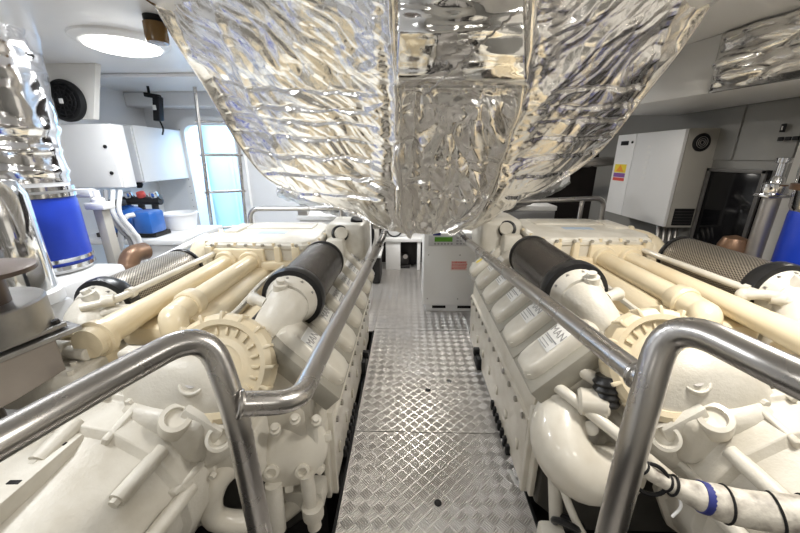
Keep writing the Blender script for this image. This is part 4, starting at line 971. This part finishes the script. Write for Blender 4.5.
# column with bracket and second blue sleeve on the right
t = thing('bracket_column', V((2.14, 2.08, 0)), 'steel column with a white top bracket at the right edge', 'column')
MB().tube([(2.14, 2.08, 0), (2.14, 2.08, 1.46)], .042, 20).build('shaft', STEELD, t)
b = MB(); b.lathe((2.14, 2.08, 1.44), (0, 0, 1), [(.055, 0), (.06, .01), (.06, .055), (.05, .06)], 28); b.box((2.07, 2.03, 1.42), (2.26, 2.13, 1.44), .006); b.build('bracket', CHROME, t)
b = MB(); b.lathe((2.14, 2.08, 1.50), (0, 0, 1), [(.035, 0), (.03, .03), (.022, .04), (.022, .11), (.035, .115), (.035, .14), (.0, .145)], 18); b.build('bolt_head', CHROME, t)
c = V((2.19, 1.82, 0)); r = .14
t = thing('exhaust_riser', V((c.x, c.y, .95)), 'blue sleeved exhaust riser cut by the right edge', 'exhaust pipe')
MB().lathe((c.x, c.y, 1.02), (0, 0, 1), [(r, 0), (r+.004, .02), (r+.004, .33), (r, .35)], 44).build('blue_sleeve', BLUE, t)
MB().lathe((c.x, c.y, .95), (0, 0, 1), [(r-.01, 0), (r, .07)], 36).build('foot_ring', CABW, t)
b = MB(); b.lathe((c.x, c.y, 1.37), (0, 0, 1), [(r, 0), (r+.01, .02), (r+.02, .2), (r+.02, .63)], 44); b.build('foil_cladding', FOILC, t)
MB().lathe((c.x, c.y, 1.48), (0, 0, 1), [(r, 0), (r+.03, .0), (r+.03, .03), (r, .03)], 40).build('black_flange', BRONZE, t)
vbox('riser_plinth', (2.04, 1.67, 0), (2.34, 1.96, .945), CABW, None, .04).__setitem__('label', 'white plinth under the right exhaust riser'); 
for o in bpy.data.objects:
    if o.name.startswith('riser_plinth') and 'category' not in o: o['category'] = 'plinth'
t = thing('bronze_vent', V((2.12, 2.25, 1.0)), 'brown rounded vent standing behind the outer filter of the right engine', 'vent')
b = MB(); b.lathe((2.10, 2.18, .0), (0, 0, 1), [(.05, 0), (.05, 1.0), (.075, 1.02), (.08, 1.10), (.06, 1.15), (.0, 1.17)], 24); b.build('cap_body', BRONZE, t)
for nm, px, py, w, h, lab in (('wall_switch', 784, 128, .030, .05, 'black square switch, upper on the right edge panel'), ('wall_switch', 768, 184, .030, .05, 'black square switch, lower on the panel beside the steel column')):
    p = at_x(px, py, XR-.03); o = thing(nm, p, lab, 'switch', 'black wall switches')
    MB().box(p+V((-.010, -w/2, -h/2)), p+V((0, w/2, h/2)), .003).build('switch_plate', BLACK, o); MB().box(p+V((-.013, -.004, -.012)), p+V((-.009, .004, .012))).build('rocker', STEELD, o)
p0 = at_x(781, 139, XR-.03)
o = thing('breaker_strip', p0, 'row of black breakers on the right edge panel under the upper switch', 'breakers')
for k in range(5): MB().box(p0+V((-.012, -.02-.045*k, -.012)), p0+V((0, .012-.045*k, .012)), .003).build('breaker', BLACK, o)

# bottom right: wrapped hose with ties
t = thing('wrapped_hose', at(720, 495, 1.2), 'white wrapped hose with black ties below the right gearbox', 'hose')
hp = spline([at(634, 460, 1.00), at(651, 474, 1.0), at(688, 492, .98), at(738, 507, .95), at(800, 515, .90), at(870, 520, .86)], 8)
MB().tube(hp, [.021 if i < 12 else .021+min(.026, .003*(i-12)) for i in range(len(hp))], 22).build('hose_body', WRAP, t)
for i in (4, 12, 13, 22, 29, 33):
    d = hp[i+1]-hp[i]; MB().torus(hp[i], d, (.0225 if i < 13 else .028 if i < 16 else .048), .0035, 26, 6).build('cable_tie', BLACK, t)
MB().torus(at(650, 479, 1.0), FW*.6+RT*.2, .045, .006, 28, 8).build('tie_loop', BLACK, t)
i = 18; d = (hp[i+2]-hp[i]); MB().tube([hp[i], hp[i+2]], .0425, 24).build('blue_tape', NAVY, t)
b = MB(); b.tube(spline([at(676, 492, .99), at(681, 506, .97), at(672, 517, .97)], 4), .004, 8); b.build('tie_tail', CABW, t)
# dark metal sheets down in the bilge, right and left
t = thing('drip_tray', V((.95, .75, -.45)), 'grey brown drip tray under the right gearbox', 'tray')
b = MB(); b.prism([(.66, .40, -.06), (1.12, .40, -.06), (1.12, .9, -.06), (.66, .9, -.06)], (0, 0, .012)); b.box((.66, .4, -.45), (.68, .9, -.05)); b.box((1.10, .4, -.45), (1.12, .9, -.05)); b.build('tray_sheet', paint('tray_brown_grey', (.24, .22, .20), .5, var=.3), t)
for x, y, z, lab in ((.74, .975, .1, 'white block standing under the hose at the lower right'), (-.68, .86, .12, 'white block in the dark gap below the left engine')):
    o = MB().box((x-.055, y-.04, -.45), (x+.055, y+.04, z), .012).build('support_block', CABW); tag(o, lab, 'block', 'white support blocks in the bilge')
# floor plugs and tag
for px, py, lab in ((438, 503, 'black round plug in the nearest floor plate'), (428, 390, 'black oval plug in the second floor plate'), (449, 381, 'bright screw head beside the oval floor plug')):
    p = at_z(px, py, 0); bright = 'bright' in lab
    o = MB().lathe(p, (0, 0, 1), [(.019, 0), (.018, .003), (.0, .0035)], 20).build('floor_screw' if bright else 'floor_plug', CHROME if bright else BLACK); tag(o, lab, 'plug' if not bright else 'screw')
p = at_z(516, 477, 0)+V((-.015, 0, 0)); o = MB().obox(p+V((0, 0, .001)), V((.012, 0, 0)), V((-.008, .045, 0)), V((0, 0, .001))).build('floor_tag', PLATE); tag(o, 'small white tag at the right edge of the nearest floor plate', 'tag')
for o in bpy.data.objects:
    if 'wo' in o: del o['wo']
